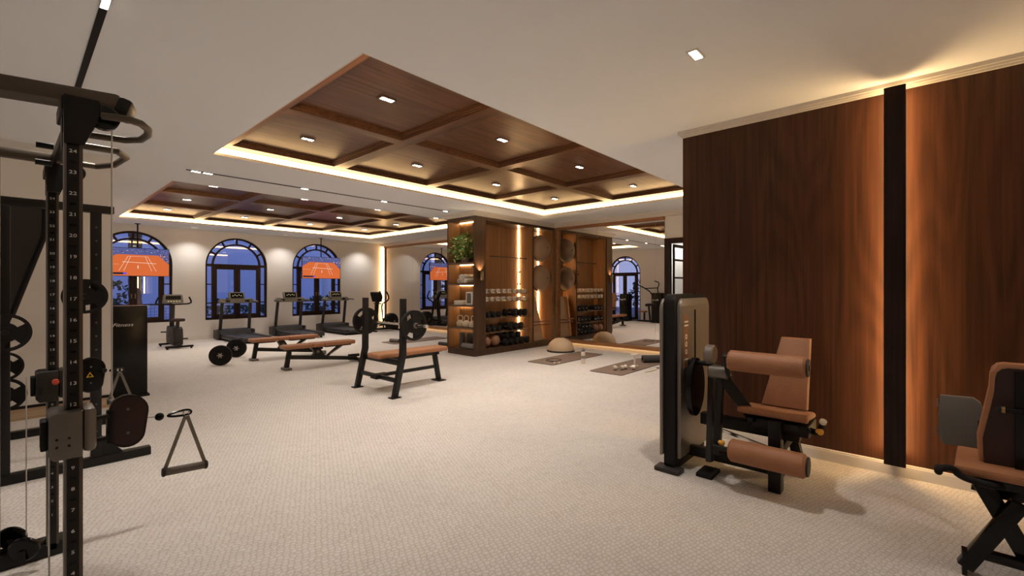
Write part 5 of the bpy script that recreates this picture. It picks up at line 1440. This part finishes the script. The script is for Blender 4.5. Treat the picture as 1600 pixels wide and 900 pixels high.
# ---- seated machine cut by the right picture edge
sm = thing('seated_machine', 'dark seated machine with tan-edged backrest, its face darkened to show shade, at the right picture edge', 'machine', (3.4, -0.45, 0), 0, None, True)
prof = [(-0.83, 0.52), (-0.229, 0.52), (-0.223, 0.685), (-0.247, 0.822), (-0.266, 0.938), (-0.270, 1.014), (-0.276, 1.041), (-0.293, 1.061), (-0.317, 1.068), (-0.745, 1.068), (-0.77, 1.061), (-0.785, 1.041), (-0.79, 1.014), (-0.795, 0.938), (-0.815, 0.822), (-0.835, 0.685)]
B().prism(prof, 'yz', 3.33, 3.39, 0.014).build('backrest', 'tan_leather', sm)
inn = [(-0.53 + (a + 0.53) * 0.94, 0.52 + (z - 0.52) * 0.955) for a, z in prof]
B().prism(inn, 'yz', 3.322, 3.331).build('backrest_shaded_face', 'dark_leather', sm, 0)  # face coloured dark for the shade it lies in
B().bx(3.305, 3.323, -0.56, -0.35, 0.53, 1.03, 0.004).build('backrest_spine', 'gloss_black', sm)
gp = [(-0.097, 0.784), (-0.240, 0.790), (-0.270, 0.765), (-0.284, 0.723), (-0.262, 0.56), (-0.252, 0.490), (-0.115, 0.485), (-0.098, 0.50), (-0.088, 0.647)]
B().prism(gp, 'yz', 3.82, 3.86, 0.010).build('side_pad', 'grey_pad', sm)
B().bx(3.86, 3.88, -0.25, -0.12, 0.55, 0.72).build('pad_plate', 'black_steel', sm, 0)
for z in (0.54, 0.71): B().bx(3.825, 3.85, -0.089, -0.080, z, z + 0.045).build('pad_clip', 'grey_metal', sm, 0)
B().bar((3.87, -0.24, 0.64), (3.55, -0.52, 0.60), 0.04, 0.05).build('pad_arm', 'black_steel', sm, 0)
B().cyl((3.27, -0.289, 0.842), (3.28, -0.53, 0.85), 0.012, n=12).build('lever', 'gloss_black', sm)
B().cyl((3.27, -0.284, 0.842), (3.27, -0.300, 0.843), 0.018, n=14).build('lever_knob', 'black_steel', sm)
B().cyl((3.27, -0.301, 0.843), (3.27, -0.313, 0.843), 0.017, n=14).build('lever_ring', 'brass', sm)
B().bx(3.25, 3.305, -0.60, -0.50, 0.55, 1.03, 0.008).build('lever_post', 'gloss_black', sm)
B().prism([(3.19, -0.13), (3.60, -0.16), (3.60, -0.80), (3.19, -0.80)], 'xy', 0.505, 0.552, 0.016).build('seat', 'tan_leather', sm)
B().bx(3.22, 3.58, -0.76, -0.20, 0.462, 0.497).build('seat_plate', 'black_steel', sm, 0)
B().tube([(3.25, -0.075, 0.505), (3.14, -0.072, 0.507), (3.12, -0.075, 0.540), (3.15, -0.125, 0.545), (3.16, -0.15, 0.505), (3.17, -0.24, 0.488), (3.25, -0.32, 0.47)], 0.0165, 12, False, 2).build('hand_grip', 'rubber', sm)
B().bar((3.23, -0.17, 0.035), (3.24, -0.36, 0.41), 0.05, 0.065, 0.006).build('cross_leg', 'gloss_black', sm)
B().bar((3.28, -0.235, 0.46), (3.29, -0.44, 0.03), 0.05, 0.075, 0.006).build('cross_leg', 'gloss_black', sm)
B().bar((3.25, -0.205, 0.115), (3.25, -0.70, 0.115), 0.045, 0.045, 0.004).build('foot_bar', 'gloss_black', sm)
B().bx(3.20, 3.27, -0.180, -0.160, 0.0, 0.12, 0.003).build('front_foot', 'gloss_black', sm)
B().bar((3.27, -0.44, 0.03), (3.75, -0.44, 0.03), 0.07, 0.06, 0.006).build('base_beam', 'gloss_black', sm)
B().bar((3.66, -0.55, 0.03), (3.44, -0.55, 0.95), 0.08, 0.08, 0.006).build('back_column', 'gloss_black', sm)
B().bx(3.60, 3.72, -0.75, -0.40, 0.0, 0.04, 0.006).build('rear_foot', 'gloss_black', sm)
B().cyl((3.40, -0.205, 0.395), (3.40, -0.28, 0.385), 0.018, n=12).build('seat_pin', 'gloss_black', sm)
B().bar((3.40, -0.26, 0.39), (3.40, -0.55, 0.40), 0.05, 0.05).build('seat_rail', 'gloss_black', sm, 0)
B().bar((3.35, -0.55, 0.47), (3.66, -0.55, 0.45), 0.06, 0.05).build('seat_rail', 'gloss_black', sm, 0)
